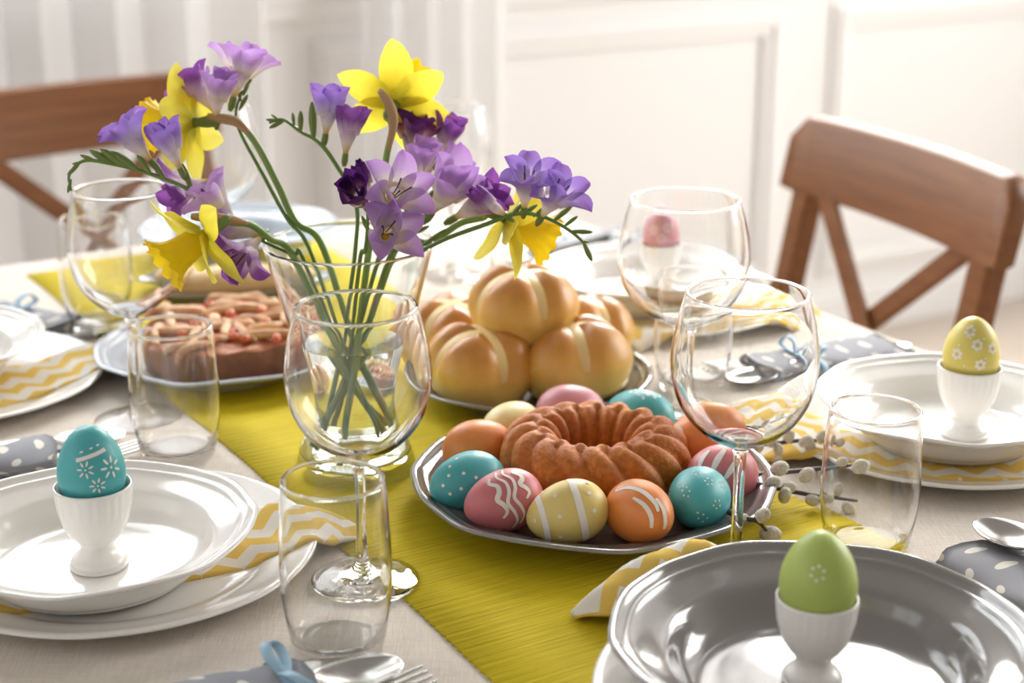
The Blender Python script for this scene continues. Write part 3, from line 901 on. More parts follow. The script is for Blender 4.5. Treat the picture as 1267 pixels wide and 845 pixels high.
tumbler(-0.412, 1.545, 'clear tumbler on the yellow runner left of the loaf', 1.05, RT)
p = spot(642, 350); tumbler(p.x, p.y, 'clear tumbler far behind the top bun', 1.0, 0.0)

# ================================================================== serving plates and food
EP = (0.060, 1.106)
tag(put('serving_plate', ME['serve_grey'], EP[0], EP[1], RT, 0.35), 'grey scalloped serving plate under the bundt cake and coloured eggs', 'plate', 'serving plates')
# bundt cake
nth, nph = 192, 44; v = []; f = []
BR, BH = 0.0455, 0.046
for i in range(nth):
    a = 2 * PI * i / nth
    for j in range(nph):
        b_ = 2 * PI * j / nph
        cx, sz = math.cos(b_), math.sin(b_)
        ro = 0.0235 if cx > 0 else 0.0195
        r0 = BR + ro * (abs(cx) ** 0.85) * (1 if cx > 0 else -1)
        z0 = BH * 0.44 + (BH * 0.56 * abs(sz) ** 0.9 if sz > 0 else -BH * 0.44 * min(1, abs(sz) * 1.5) ** 0.7)
        if sz > 0 or True:
            tw = (z0 / BH) * 0.34 * (1 if cx > 0 else 0.4)
            c_ = abs(math.cos(8 * (a + tw + 0.25 * (1 - (r0 - 0.026) / 0.043))))
            rib = (c_ ** 0.75 - 0.60) * 0.0085 * min(1, max(0.12, z0 / 0.012))
            nx, nz = cx, max(sz, 0)
            r0 += rib * nx * (1.0 if cx > 0 else 0.6); z0 += rib * nz * 0.8
        v.append((r0 * math.cos(a), r0 * math.sin(a), max(z0, 0)))
for i in range(nth):
    for j in range(nph):
        i2_, j2_ = (i + 1) % nth, (j + 1) % nph
        f.append((i * nph + j, i2_ * nph + j, i2_ * nph + j2_, i * nph + j2_))
cake = obj('bundt_cake', v, f, M['bundt'], loc=(0.0615, 1.122, TZ + RT + 0.0066))
tag(cake, 'golden brown ring-shaped bundt cake on the grey serving plate', 'cake')

def lying(px, py, label, mat, axis, painter, h=0.0305, s=1.0, dx=0.0, dy=0.0):
    p = spot(px, py, h); p.x += dx; p.y += dy
    return egg(label, mat, p, axis, painter, s, 'painted eggs around the bundt cake')
def p_dots(mb):
    for s, ph in ((0.30, 20), (0.45, -10), (0.62, 30), (0.18, -25), (0.70, -20), (0.50, 52), (0.25, 62), (0.80, 10), (0.05, 5), (0.36, -48)): dot(mb, s, ph, 0.00125)
lying(578, 597, 'teal egg with white dots lying beside the pink wavy-lined egg', 'egg_teal', (-0.86, -0.45, -0.05), p_dots, 0.032)
def p_wavy(mb):
    for s0, w_, a0, a1 in ((0.30, 0.0036, 58, -34), (0.08, 0.0026, 70, -62), (-0.10, 0.0026, 72, -52), (-0.34, 0.0036, 62, -6)):
        pts = []; n = 7
        for k in range(n + 1): pts.append((s0 + 0.075 * math.sin(k * PI * 0.62) - 0.03 * k / 2, a0 + (a1 - a0) * k / n))
        stroke(mb, pts, w_, True)
lying(623, 620, 'pink egg with white wavy lines lying beside the yellow striped egg', 'egg_pink', (-0.93, -0.33, -0.12), p_wavy, 0.032)
def p_stripe(mb):
    for s0, w_ in ((0.62, 0.0046), (-0.26, 0.0052)):
        stroke(mb, [(s0 + 0.0, -75), (s0 - 0.03, -30), (s0 - 0.03, 20), (s0, 80)], w_, False)
    for s, ph in ((0.20, 38), (0.22, -4), (0.30, -48), (0.80, 0), (-0.58, 28), (-0.60, -10), (-0.62, 60), (0.45, 70)): dot(mb, s, ph, 0.0015)
lying(702, 634, 'yellow egg with two white bands and dots in front of the cake', 'egg_yellow', (-0.95, -0.10, -0.22), p_stripe, 0.032)
def p_arc(mb, V3):
    stroke_view(mb, V3, [(-.74, .60), (-.40, .76), (-.02, .70), (.28, .42), (.36, .16)], 0.0036)
    stroke_view(mb, V3, [(-.34, .50), (-.06, .32), (.12, -.02), (.14, -.42)], 0.0034)
    stroke_view(mb, V3, [(.34, .56), (.54, .22), (.60, -.22), (.56, -.44)], 0.0032)
lying(793, 634, 'orange egg with three white arcs lying beside the teal flowered egg', 'egg_orange', (0.45, -0.88, 0.12), p_arc, 0.032)
def p_tflow(mb):
    for s, ph in ((0.80, 60), (0.52, 128), (0.55, 62), (0.50, -2), (0.68, -60), (0.28, 30), (0.20, -30), (0.3, 100), (0.88, -120)): flower(mb, s, ph, 0.0028, 0.00075, 5)
lying(865, 617, 'teal egg with small white dot flowers beside the orange arc egg', 'egg_teal', (-0.22, -0.95, 0.18), p_tflow, 0.031)
def p_pstr(mb, V3):
    stroke_view(mb, V3, [(-.30, .82), (-.44, .55), (-.50, .22)], 0.0042)
    stroke_view(mb, V3, [(.14, .84), (.02, .50), (-.08, .12)], 0.0048)
    stroke_view(mb, V3, [(.58, .62), (.44, .25), (.26, -.16)], 0.0046)
lying(893, 586, 'pink egg with three white strokes behind the wine glass stem', 'egg_pink', (-0.80, -0.50, 0.25), p_pstr, 0.031)
def p_oneline(mb): stroke(mb, [(0.75, 60), (0.70, 0), (0.74, -60)], 0.0035, False)
lying(872, 547, 'large plain orange egg behind the wine glass bowl', 'egg_orange', (-0.90, -0.20, 0.05), p_oneline, 0.031, 1.12)
def p_smear(mb):
    for s, ph in ((0.2, 60), (-0.1, 50), (-0.35, 66), (0.05, 85)): flower(mb, s, ph, 0.004, 0.0013, 4)
lying(792, 515, 'teal egg with white flecks lying behind the bundt cake', 'egg_teal', (-0.80, 0.45, 0.10), p_smear, 0.030)
def p_pdots(mb):
    flower(mb, -0.05, 52, 0.0036, 0.0010, 6); flower(mb, -0.45, 48, 0.0036, 0.0010, 6); flower(mb, 0.35, 60, 0.0036, 0.0010, 6)
lying(706, 512, 'pink egg with white dot flowers lying behind the bundt cake', 'egg_rose', (0.90, 0.30, 0.05), p_pdots, 0.030, 1.0, 0.0, 0.006)
lying(634, 531, 'plain pale yellow egg between the orange egg and the cake', 'egg_cream', (0.50, 0.75, 0.15), None, 0.031)
lying(592, 554, 'plain orange egg beside the teal dotted egg', 'egg_orange', (0.80, 0.50, 0.08), None, 0.031)

# buns
def bun_mesh():
    nth, nph = 64, 40; v = []; f = []
    A, Hh = 0.0435, 0.060
    for j in range(nph + 1):
        b_ = -PI / 2 + PI * j / nph
        cb, sb = math.cos(b_), math.sin(b_)
        for i in range(nth):
            a = 2 * PI * i / nth
            ca, sa = math.cos(a), math.sin(a)
            r = A * abs(cb) ** 0.72
            z = Hh * 0.36 + (Hh * 0.64 * abs(sb) ** 0.95 if sb > 0 else -Hh * 0.36 * abs(sb) ** 0.55)
            x, y = r * ca, r * sa
            # four swollen quarters between the arms of the cross
            d = min(abs(x), abs(y)); up = min(1, max(0, (z - 0.014) / 0.016))
            sw = (1 - math.exp(-(d / 0.0090) ** 2)) * 0.0075 * up
            k = 1 + sw / max(0.012, r) * 0.9 * cb
            v.append((x * k, y * k, z + sw * max(0, sb)))
    for j in range(nph):
        for i in range(nth):
            i2_ = (i + 1) % nth
            f.append((j * nth + i, j * nth + i2_, (j + 1) * nth + i2_, (j + 1) * nth + i))
    return mk_mesh('bun_body', v, f, M['bun'])
def cross_mesh():
    A, Hh = 0.0435, 0.060; pts = []
    for j in range(25):
        b_ = R(14) + (PI - R(28)) * j / 24
        r = A * abs(math.cos(b_)) ** 0.72 * (1 if math.cos(b_) > 0 else -1)
        pts.append(Vector((r, 0, Hh * 0.36 + Hh * 0.64 * math.sin(b_) ** 0.95)))
    wdt = 0.0105; v = []; f = []
    for j, p in enumerate(pts):
        t = (pts[min(j + 1, 24)] - pts[max(0, j - 1)]).normalized(); nr = Vector((-t.z, 0, t.x)) * -1
        if nr.dot(p - Vector((0, 0, 0.02))) < 0: nr = -nr
        e = 0.5 + 0.5 * math.sin(PI * min(1, max(0, (j + 0.5) / 25))) ** 0.4
        for k in range(9):
            a = PI * k / 8; v.append(p + Vector((0, math.cos(a) * wdt * e, 0)) + nr * (0.0030 * math.sin(a) * e - 0.0012))
    for j in range(24):
        for k in range(8): f.append((j * 9 + k, j * 9 + k + 1, (j + 1) * 9 + k + 1, (j + 1) * 9 + k))
    return mk_mesh('dough_strip', v, f, M['bun_cross'])
ME['bun'] = bun_mesh(); ME['cross'] = cross_mesh()
BP = spot(658, 477, 0.012)
tag(put('serving_plate', ME['serve_bun'], BP.x, BP.y, RT, 0.2), 'grey serving plate under the pile of cross buns', 'plate', 'serving plates')
def bun(x, y, z, label, rz, tilt=(0, 0), s=1.0):
    t = tag(empty('cross_bun', (x, y, TZ + z), (tilt[0], tilt[1], rz)), label, 'bun', 'cross buns on the plate')
    t.scale = (s, s, s)
    link('bun_body', ME['bun'], t); link('dough_strip', ME['cross'], t); link('dough_strip', ME['cross'], t, rot=(0, 0, PI / 2))
    return t
zb = RT + 0.0066
b1 = spot(590, 464, 0.030); b2 = spot(717, 462, 0.030)
bun(b1.x, b1.y, zb, 'cross bun on the plate, beside the wine glass in front of the vase', 0.5, (R(6), R(4)), 1.0)
bun(b2.x, b2.y, zb, 'cross bun on the plate, resting just behind the pink egg', 0.2, (R(-4), R(-6)), 1.04)
bun(b1.x - 0.020, b1.y + 0.086, zb, 'cross bun half hidden behind the vase rim, low in the pile', 0.9, (0, R(-5)), 1.0)
bun(b2.x + 0.004, b2.y + 0.088, zb, 'cross bun at the back of the pile facing the pink egg plate', 0.5, (R(-8), R(10)), 0.98)
tb_ = spot(647, 392, 0.078)
bun(tb_.x, (b1.y + b2.y) / 2 + 0.036, zb + 0.0415, 'cross bun on top of the pile', 0.42, (R(3), R(0)), 1.0)

# pie
PP = spot(275, 438, 0.014)
tag(put('serving_plate', ME['serve_pie'], PP.x, PP.y, RT - 0.001, 0.1), 'pale blue-grey serving plate under the lattice pie', 'plate', 'serving plates')
pie = tag(empty('lattice_pie', (PP.x + 0.006, PP.y, TZ + RT + 0.006)), 'round pie with pastry strips and red fruit on a pale plate', 'pie')
pr = smooth_prof([(0, 0), (.040, 0), (.074, 0), (.0790, .003), (.0815, .014), (.0825, .026), (.0800, .031), (.0750, .033), (.060, .0345), (.03, .036), (0, .0365)], 4)
v, bd = lathe(pr, 72, lambda a, r, z: (r * (1 + 0.012 * math.sin(9 * a) + 0.008 * math.sin(23 * a + 1)), z + (0.0012 * math.sin(13 * a + r * 300) if z > 0.02 else 0)))
nb = len(bd); cut = 6 * 4
me = mk_mesh('crust', v, flat(bd[:cut]), M['pie_side']); link('crust', me, pie)
used = sorted({i for q in flat(bd[cut:]) for i in q}); mp = {a: k for k, a in enumerate(used)}
obj('filling', [v[i] for i in used], [tuple(mp[i] for i in q) for q in flat(bd[cut:])], M['filling'], pie)
pr_ = random.Random(3)
def pie_z(x, y): return 0.0345 + 0.002 * (1 - math.hypot(x, y) / 0.08)
for k in range(34):
    a = pr_.uniform(0, 2 * PI); rr = 0.078 * math.sqrt(pr_.random()); cx_, cy_ = rr * math.cos(a), rr * math.sin(a)
    d = pr_.choice((0.2, 1.75, -0.3, 0.5, 2.1)) + pr_.uniform(-0.3, 0.3); ln = pr_.uniform(0.014, 0.030)
    pts = []
    for i in range(7):
        s = -1 + i / 3; x_, y_ = cx_ + math.cos(d) * s * ln + 0.003 * math.sin(s * 3), cy_ + math.sin(d) * s * ln
        q = math.hypot(x_, y_); over = max(0, q - 0.078)
        if q > 0.081: x_, y_ = x_ * 0.081 / q, y_ * 0.081 / q
        pts.append((x_, y_, pie_z(x_, y_) + 0.0020 + 0.0025 * math.cos(s * 1.4) - over * 0.9))
    v, f = tube(pts, [0.0028, 0.0040, 0.0044, 0.0046, 0.0044, 0.0040, 0.0026], 8)
    obj('pastry_strip', v, f, M['pastry'], pie)
for k in range(18):
    a = pr_.uniform(0, 2 * PI); rr = 0.074 * math.sqrt(pr_.random()); x_, y_ = rr * math.cos(a), rr * math.sin(a)
    pts = [(x_ + i * 0.004 * math.cos(k), y_ + i * 0.004 * math.sin(k), pie_z(x_, y_) + 0.003 + 0.001 * math.sin(i + 1)) for i in range(4)]
    v, f = tube(pts, [0.0022, 0.0042, 0.0040, 0.0020], 7)
    obj('fruit_piece', v, f, M['fruit'], pie)

# loaf behind the pie
LP = spot(292, 368, 0.01)
o = put('serving_plate', ME['serve_dark'], LP.x, LP.y, RT, R(14), (1.0, 0.48, 1.0)); tag(o, 'dark grey oval plate under the flat golden loaf', 'plate', 'serving plates')
lf = tag(empty('golden_loaf', (LP.x, LP.y, TZ + RT + 0.0066), (0, 0, R(14))), 'long flat golden loaf on a dark plate behind the pie', 'bread')
v = []; f = []; nx, nk = 40, 18
for i in range(nx + 1):
    s = -1 + 2 * i / nx; e = max(0.02, (1 - abs(s) ** 3.2)) ** 0.5
    for k in range(nk):
        a = 2 * PI * k / nk
        z = 0.017 + 0.017 * e * math.sin(a) * (1 + 0.06 * math.sin(s * 22 + math.cos(a)))
        v.append((0.078 * s, 0.030 * e * math.cos(a), max(0, z)))
for i in range(nx):
    for k in range(nk): f.append((i * nk + k, i * nk + (k + 1) % nk, (i + 1) * nk + (k + 1) % nk, (i + 1) * nk + k))
f.append(tuple(range(nk))); f.append(tuple(nx * nk + k for k in reversed(range(nk)))); f = [tuple(reversed(q)) for q in f]
obj('crust', v, f, M['loaf'], lf)
for s in (-0.6, -0.2, 0.2, 0.6):
    pts = [(0.078 * (s + 0.10 * q), 0.024 * q, 0.0335 * math.sqrt(1 - (0.78 * q) ** 2) + 0.0005) for q in (-1, -0.6, -0.2, 0.2, 0.6, 1)]
    v, f = tube([(a, b_, 0.017 + 0.0175 * math.sqrt(max(0, 1 - (b_ / 0.0305) ** 2))) for a, b_, c_ in pts], 0.0022, 7)
    obj('score_ridge', v, f, M['bun_cross'], lf)

# ================================================================== cutlery bundles
def strip(mb, st, cup=None):
    """a flat tapering blade: stations (x, half width, z, dish)"""
    st = spline(st, 5); n = len(st); k = 9; v = []; f = []
    for x, hw, z, dish in [tuple(q) for q in st]:
        for j in range(k):
            t = -1 + 2 * j / (k - 1); v.append((x, max(hw, 0.0003) * t, z - dish * (1 - t * t)))
    for i in range(n - 1):
        for j in range(k - 1): f.append((i * k + j, (i + 1) * k + j, (i + 1) * k + j + 1, i * k + j + 1))
    mb.add(v, f)
def spoon_mesh():
    mb = MB()
    strip(mb, [(0, .0003, .0065, 0), (.002, .0075, .0066, .0005), (.008, .0140, .0068, .0030), (.020, .0192, .0070, .0062), (.034, .0200, .0072, .0066), (.047, .0160, .0078, .0045), (.056, .0085, .0088, .0016), (.064, .0042, .0102, .0002),
               (.085, .0036, .0125, 0), (.120, .0045, .0105, 0), (.160, .0068, .0060, 0), (.185, .0085, .0040, 0), (.194, .0065, .0036, 0), (.197, .0004, .0036, 0)])
    return mb
def fork_mesh():
    mb = MB()
    strip(mb, [(.052, .0095, .0045, 0), (.060, .0122, .0040, .0010), (.068, .0120, .0042, .0016), (.078, .0080, .0062, .0008), (.088, .0042, .0090, 0), (.110, .0036, .0112, 0), (.140, .0045, .0098, 0), (.175, .0072, .0055, 0), (.192, .0082, .0036, 0), (.198, .0060, .0034, 0), (.200, .0004, .0034, 0)])
    for t in (-1, -0.34, 0.34, 1):
        strip(mb, [(0.000, .0004, .0105, 0), (.004, .0010, .0098, 0), (.030, .0015, .0062, 0), (.056, .0018, .0042, 0)])
        for p in mb.v[-9 * 16:]: p.y += t * 0.0096
    return mb
def knife_mesh():
    mb = MB()
    strip(mb, [(0, .0004, .004, 0), (.010, .0060, .004, 0), (.030, .0088, .004, 0), (.080, .0092, .004, 0), (.112, .0080, .004, 0), (.118, .0050, .004, 0), (.130, .0055, .004, 0), (.170, .0075, .004, 0), (.205, .0090, .004, 0), (.214, .0070, .004, 0), (.217, .0004, .004, 0)])
    return mb
for nme, fn in (('spoon', spoon_mesh), ('fork', fork_mesh), ('knife', knife_mesh)):
    mb = fn(); ME[nme] = mk_mesh(nme, mb.v, mb.f, M['steel'])
def bundle(x, y, ang, where, items, wrap=True, ribbon_at=0.055, z=0.0, wrap_len=0.15, grp='cutlery in dotted wraps', show_ribbon=True, wrap_from=0.085):
    """heads of the cutlery at (x, y), handles towards ang, wrapped in a dotted napkin"""
    ca, sa = math.cos(ang), math.sin(ang)
    def W(a, b_): return (x + ca * a - sa * b_, y + sa * a + ca * b_)
    if wrap:
        t = tag(empty('dotted_napkin', (*W(wrap_from, 0), TZ + z), (0, 0, ang)), 'grey polka-dot napkin rolled round the cutlery ' + where, 'napkin', 'dotted cutlery napkins')
        v = []; f = []; uv = []; nx, nk = 24, 20
        for i in range(nx + 1):
            s = i / nx
            for k in range(nk):
                a = 2 * PI * k / nk
                yy = 0.034 * (abs(math.cos(a)) ** 0.7) * (1 if math.cos(a) > 0 else -1) * (1 - 0.16 * math.exp(-((s * wrap_len - ribbon_at) / 0.016) ** 2))
                zz = 0.0085 + 0.0080 * (abs(math.sin(a)) ** 0.8) * (1 if math.sin(a) > 0 else -1) + (0.0007 * math.sin(s * 17 + k) if math.sin(a) > 0.2 else 0)
                v.append((s * wrap_len + 0.005 * math.sin(k * 0.9), yy, max(0.0002, zz))); uv.append((s * wrap_len, a * 0.017))
        for i in range(nx):
            for k in range(nk): f.append((i * nk + k, i * nk + (k + 1) % nk, (i + 1) * nk + (k + 1) % nk, (i + 1) * nk + k))
        f.append(tuple(range(nk))); f.append(tuple(nx * nk + k for k in reversed(range(nk)))); f = [tuple(reversed(q)) for q in f]
        obj('cloth', v, f, M['dotted'], t, uvs=uv)
        if show_ribbon:
            pts = []
            for k in range(25):
                a = 2 * PI * k / 24; pts.append((ribbon_at, 0.0302 * (abs(math.cos(a)) ** 0.7) * (1 if math.cos(a) > 0 else -1), 0.0092 + 0.0088 * (abs(math.sin(a)) ** 0.8) * (1 if math.sin(a) > 0 else -1)))
            rb = MB(); vv = []
            for p in pts:
                vv += [(p[0] - 0.004, p[1], p[2]), (p[0] + 0.004, p[1], p[2])]
            rb.add(vv, [(2 * i, 2 * i + 1, 2 * i + 3, 2 * i + 2) for i in range(24)])
            ro = rb.build('ribbon', M['ribbon'], t, True); solidify(ro, 0.0006, 1)
            for sg in (-1, 1):
                lp = [(ribbon_at, 0, 0.018), (ribbon_at + 0.006, sg * 0.010, 0.026), (ribbon_at + 0.004, sg * 0.022, 0.030), (ribbon_at - 0.004, sg * 0.024, 0.024), (ribbon_at - 0.004, sg * 0.012, 0.020), (ribbon_at, 0, 0.0185)]
                L_ = spline(lp, 5); vv = []
                for p in L_: vv += [p + Vector((-0.0035, 0, 0)), p + Vector((0.0035, 0, 0))]
                lo = MB(); lo.add(vv, [(2 * i, 2 * i + 1, 2 * i + 3, 2 * i + 2) for i in range(len(L_) - 1)])
                ro = lo.build('bow_loop', M['ribbon'], t, True); solidify(ro, 0.0006, 1)
    for nme, dx, dy, rz, dz in items:
        o = link(nme, ME[nme], None, (*W(dx, dy), TZ + z + dz), (0, 0, ang + rz))
        solidify(o, 0.0013, -1 if nme != 'spoon' else 1)
        tag(o, {'spoon': 'polished steel spoon lying ', 'fork': 'polished steel fork lying ', 'knife': 'polished steel knife lying '}[nme] + where, nme, grp)
HI = 0.0155
# beside the grey plate, right
q = spot(1206, 648, 0.02)
bundle(q.x, q.y, R(-60), 'beside the large grey plate', [('spoon', 0, 0.004, 0.0, HI), ('fork', 0.030, 0.028, 0.05, HI + 0.001), ('knife', 0.06, -0.014, 0, HI - 0.0)], wrap_from=0.0, wrap_len=0.2, ribbon_at=0.10)
bpy.data.objects[[o.name for o in col.objects if o.name.startswith('dotted_napkin')][-1]].location -= Vector((0.012, 0.026, 0))
# in front of the near tumbler
q = spot(497, 817, 0.009)
bundle(q.x, q.y, R(208), 'in front of the near tumbler', [('spoon', 0, 0, 0.0, 0.002), ('fork', -0.006, 0.026, 0.0, 0.002), ('knife', 0.012, -0.022, 0.0, 0.003)], wrap_from=0.060, ribbon_at=0.012, wrap_len=0.15)
# behind the teal egg plate
q = spot(160, 528, 0.02)
bundle(q.x, q.y, R(205), 'behind the plate with the teal egg', [('spoon', 0, -0.018, 0.0, 0.002), ('fork', -0.006, 0.020, 0.0, 0.002), ('knife', 0.01, 0.002, 0.0, 0.003)], wrap_from=0.062, ribbon_at=0.05, wrap_len=0.15)
# beyond the far left plate
q = spot(75, 405, 0.01)
bundle(q.x, q.y, R(150), 'beyond the empty plate near the pie', [('fork', -0.04, 0.020, 0, 0.002), ('knife', -0.05, -0.022, 0.0, 0.003), ('spoon', -0.045, 0.0, 0, 0.002)], wrap_from=0.0, ribbon_at=0.06)
# between the pink egg plate and the yellow egg plate
q = spot(885, 468, 0.01)
bundle(q.x, q.y, R(28), 'between the pink and yellow egg plates', [('spoon', 0, -0.018, 0.0, 0.002), ('fork', 0.0, 0.020, 0.0, 0.002), ('knife', 0.01, 0.003, 0.0, 0.003)], wrap_from=0.05, ribbon_at=0.05)
# far side behind the buns
q = spot(640, 326, 0.01)
bundle(q.x, q.y, R(45), 'far behind the buns', [('spoon', 0, 0.012, 0.0, 0.002), ('fork', -0.01, -0.015, 0, 0.002)], wrap_from=0.05, ribbon_at=0.03, wrap_len=0.15)
# a knife with a black handle lies there too
k0 = spot(668, 318, 0.024); k1 = spot(752, 295, 0.016)
kt = tag(empty('knife', k0, (0, 0, math.atan2(k1.y - k0.y, k1.x - k0.x))), 'knife with a black handle lying far behind the buns', 'knife')
ln = (Vector((k1.x, k1.y, 0)) - Vector((k0.x, k0.y, 0))).length
v, f = tube([(0.0, 0, 0.0), (0.01, 0, 0.0), (ln * 0.5, 0, -0.002), (ln - 0.01, 0, -0.006), (ln, 0, -0.007)], [0.005, 0.0075, 0.0085, 0.0085, 0.005], 10)
obj('handle', v, f, M['black'], kt)
mb = MB(); strip(mb, [(-.10, .0004, 0, 0), (-.09, .006, 0, 0), (-.06, .009, 0, 0), (0, .009, 0, 0)]); o = mb.build('blade', M['steel'], kt, True); solidify(o, 0.0014, 0)

# ================================================================== willow twigs
tw_n = 0
CAT = [(0, -.0058), (.0022, -.0052), (.0040, -.0028), (.0046, 0), (.0042, .0028), (.0026, .0052), (0, .0062)]
v, bd = lathe(smooth_prof(CAT, 3), 14)
ME['catkin'] = mk_mesh('catkin', v, flat(bd), M['catkin'])
def twig(label, pts, cats, r0=0.0024):
    P = [spot(a, b_, h) for a, b_, h in pts]
    base = P[0].copy()
    t = tag(empty('willow_twig', base), label, 'twig', 'pussy willow twigs by the egg plate')
    S = spline([p - base for p in P], 6)
    v, f = tube(S, [r0 * (1 - 0.55 * i / len(S)) for i in range(len(S))], 8); obj('branch', v, f, M['twig'], t)
    for a, b_, h, dx, dz, s in cats:
        p = spot(a, b_, h) - base
        mtx = frame_z((dx, -0.1, dz), (0, 1, 0.1))
        o = link('catkin', ME['catkin'], t); o.matrix_local = Matrix.Translation(p) @ mtx @ Matrix.Scale(s, 4)
    return t
twig('uppermost willow twig with grey catkins on the chevron napkin', [(905, 546, .028), (950, 549, .024), (990, 545, .022), (1036, 546, .020)],
     [(938, 551, .026, -.2, 1, 1.0), (955, 546, .028, .3, 1, 0.9), (963, 556, .022, .1, -1, 0.85), (976, 540, .027, .2, 1, 1.0), (997, 546, .027, .8, .5, 1.0), (1002, 551, .020, .4, -1, 1.0), (1017, 541, .024, .5, 1, 1.0), (1033, 545, .023, .8, .3, .9)])
twig('long willow twig ending in a plump catkin inside the tumbler view', [(890, 590, .026), (930, 588, .024), (985, 583, .022), (1030, 578, .026), (1060, 574, .030)],
     [(964, 580, .029, .9, .4, 1.22), (998, 588, .024, .6, .6, 1.15), (1019, 588, .018, .1, -1, .9), (1039, 571, .032, .9, .2, .85), (1064, 577, .030, .9, .4, 1.2)])
twig('lower willow twig with catkins resting on the grey plate rim', [(885, 600, .026), (930, 598, .025), (980, 608, .014), (1030, 617, .010), (1060, 621, .008)],
     [(956, 597, .027, .9, .4, 1.05), (976, 603, .020, .9, .2, .95), (971, 613, .018, .2, 1, 1.05), (1034, 606, .016, .3, 1, 1.0), (1048, 631, .006, .5, -.8, 1.1), (1005, 619, .010, .9, -.2, .95), (1020, 618, .012, .9, .1, .8)])
twig('short willow twig with two catkins hanging off the plate rim', [(893, 628, .022), (915, 640, .026), (936, 644, .026), (948, 656, .014)],
     [(899, 640, .016, .2, 1, 1.0), (943, 638, .029, .6, .6, 1.05), (953, 661, .008, .9, -.1, 1.35), (918, 642, .026, .6, .3, .8)])

# ================================================================== vase
VXY = Vector((-0.122, 1.172, TZ + RT))
VO = [(0, .0010), (.030, .0), (.0440, .0), (.0465, .0020), (.0462, .0060), (.0425, .0200), (.0370, .0350), (.0342, .0500), (.0352, .0680), (.0395, .0880), (.0455, .1100), (.0520, .1350), (.0585, .1600), (.0636, .1790), (.0641, .1803), (.0639, .1813), (.0630, .1818), (.0621, .1813), (.0617, .1803), (.0614, .1790), (.0562, .1600), (.0495, .1350), (.0430, .1100), (.0370, .0880), (.0326, .0680), (.0315, .0500), (.0340, .0350), (.0380, .0220), (.0385, .0140), (.030, .0110), (0, .0105)]
vase = tag(empty('flower_vase', VXY), 'clear flared glass vase of water holding the flowers', 'vase')
v, bd = lathe(smooth_prof(VO, 4), 72); obj('glass_body', v, flat(bd), M['vase_glass'], vase)
WT = 0.106
WAT = [(0, .0103), (.030, .0108), (.0388, .0139), (.0383, .0221), (.0343, .0350), (.0318, .0500), (.0329, .0680), (.0373, .0880), (.0418, .1040), (.0422, WT), (.0405, WT - .0006), (.02, WT - .0008), (0, WT - .0008)]
v, bd = lathe(smooth_prof(WAT, 4), 72); obj('water', v, flat(bd), M['water'], vase)

# ================================================================== flowers
def petal_mesh(name, mat, L, Wd, a0, a1, cup, tipsharp=0.5, wav=0.0, r0=0.0, z0=0.0, basew=0.35, ns=10, nt=8):
    """petal in the X-Z plane: leaves radius r0 at height z0, opening from angle a0 to a1 off the axis"""
    v = []; f = []; uv = []; x, z = r0, z0
    for i in range(ns + 1):
        s = i / ns; a = a0 + (a1 - a0) * s ** 1.3
        if i: x += math.sin(a) * L / ns; z += math.cos(a) * L / ns
        wprof = (basew + (1 - basew) * math.sin(PI * min(1, s * 0.86 + 0.02) ** 0.95)) * (max(0, 1 - s ** (2.2 + 3 * (1 - tipsharp)))) ** 0.5
        hw = Wd / 2 * max(wprof, 0.02)
        for j in range(nt + 1):
            t = -1 + 2 * j / nt
            lift = cup * t * t * hw * 2 + wav * math.sin(7 * t + 9 * s) * hw
            v.append((x - math.cos(a) * lift, hw * t * (1 - 0.12 * cup * t * t), z + math.sin(a) * lift)); uv.append((0.5 + 0.5 * t, s))
    k = nt + 1
    for i in range(ns):
        for j in range(nt): f.append((i * k + j, (i + 1) * k + j, (i + 1) * k + j + 1, i * k + j + 1))
    return mk_mesh(name, v, f, mat, uv)
FL = {}
def freesia_meshes(colr, op):
    key = (colr, op)
    if key in FL: return FL[key]
    # unit flower one metre long, scaled by its length
    a0, a1, tr = {'bud': (R(2), R(-16), 0.12), 'cup': (R(16), R(30), 0.16), 'open': (R(28), R(78), 0.17)}[op]
    zt = 0.52
    prof = [(.030, 0), (.034, .08), (.05, .2), (.09, .32), (tr * 0.82, .44), (tr, zt + 0.04)]
    P = spline(prof, 3); seg = 18; v = []; f = []; uv = []
    for i, q in enumerate(P):
        for k in range(seg):
            a = 2 * PI * k / seg; v.append((q[0] * math.cos(a), q[0] * math.sin(a), q[1])); uv.append((k / seg, q[1] / (zt + 0.04)))
    for i in range(len(P) - 1):
        for k in range(seg): f.append((i * seg + k, i * seg + (k + 1) % seg, (i + 1) * seg + (k + 1) % seg, (i + 1) * seg + k))
    tm = mk_mesh('flower_tube', v, f, TUBE[colr], uv)
    L = 0.50 if op != 'open' else 0.52
    Wd = 0.30 if op == 'bud' else 0.40
    p1 = petal_mesh('petal', PET[colr], L, Wd, a0, a1, 0.42, 0.25, 0.03, tr * 0.92, zt - 0.05, 0.5)
    p2 = petal_mesh('petal', PET[colr], L * 0.96, Wd * 0.88, a0 * 0.7, a1 * 0.72, 0.50, 0.25, 0.04, tr * 0.86, zt - 0.03, 0.5)
    FL[key] = (tm, p1, p2); return FL[key]
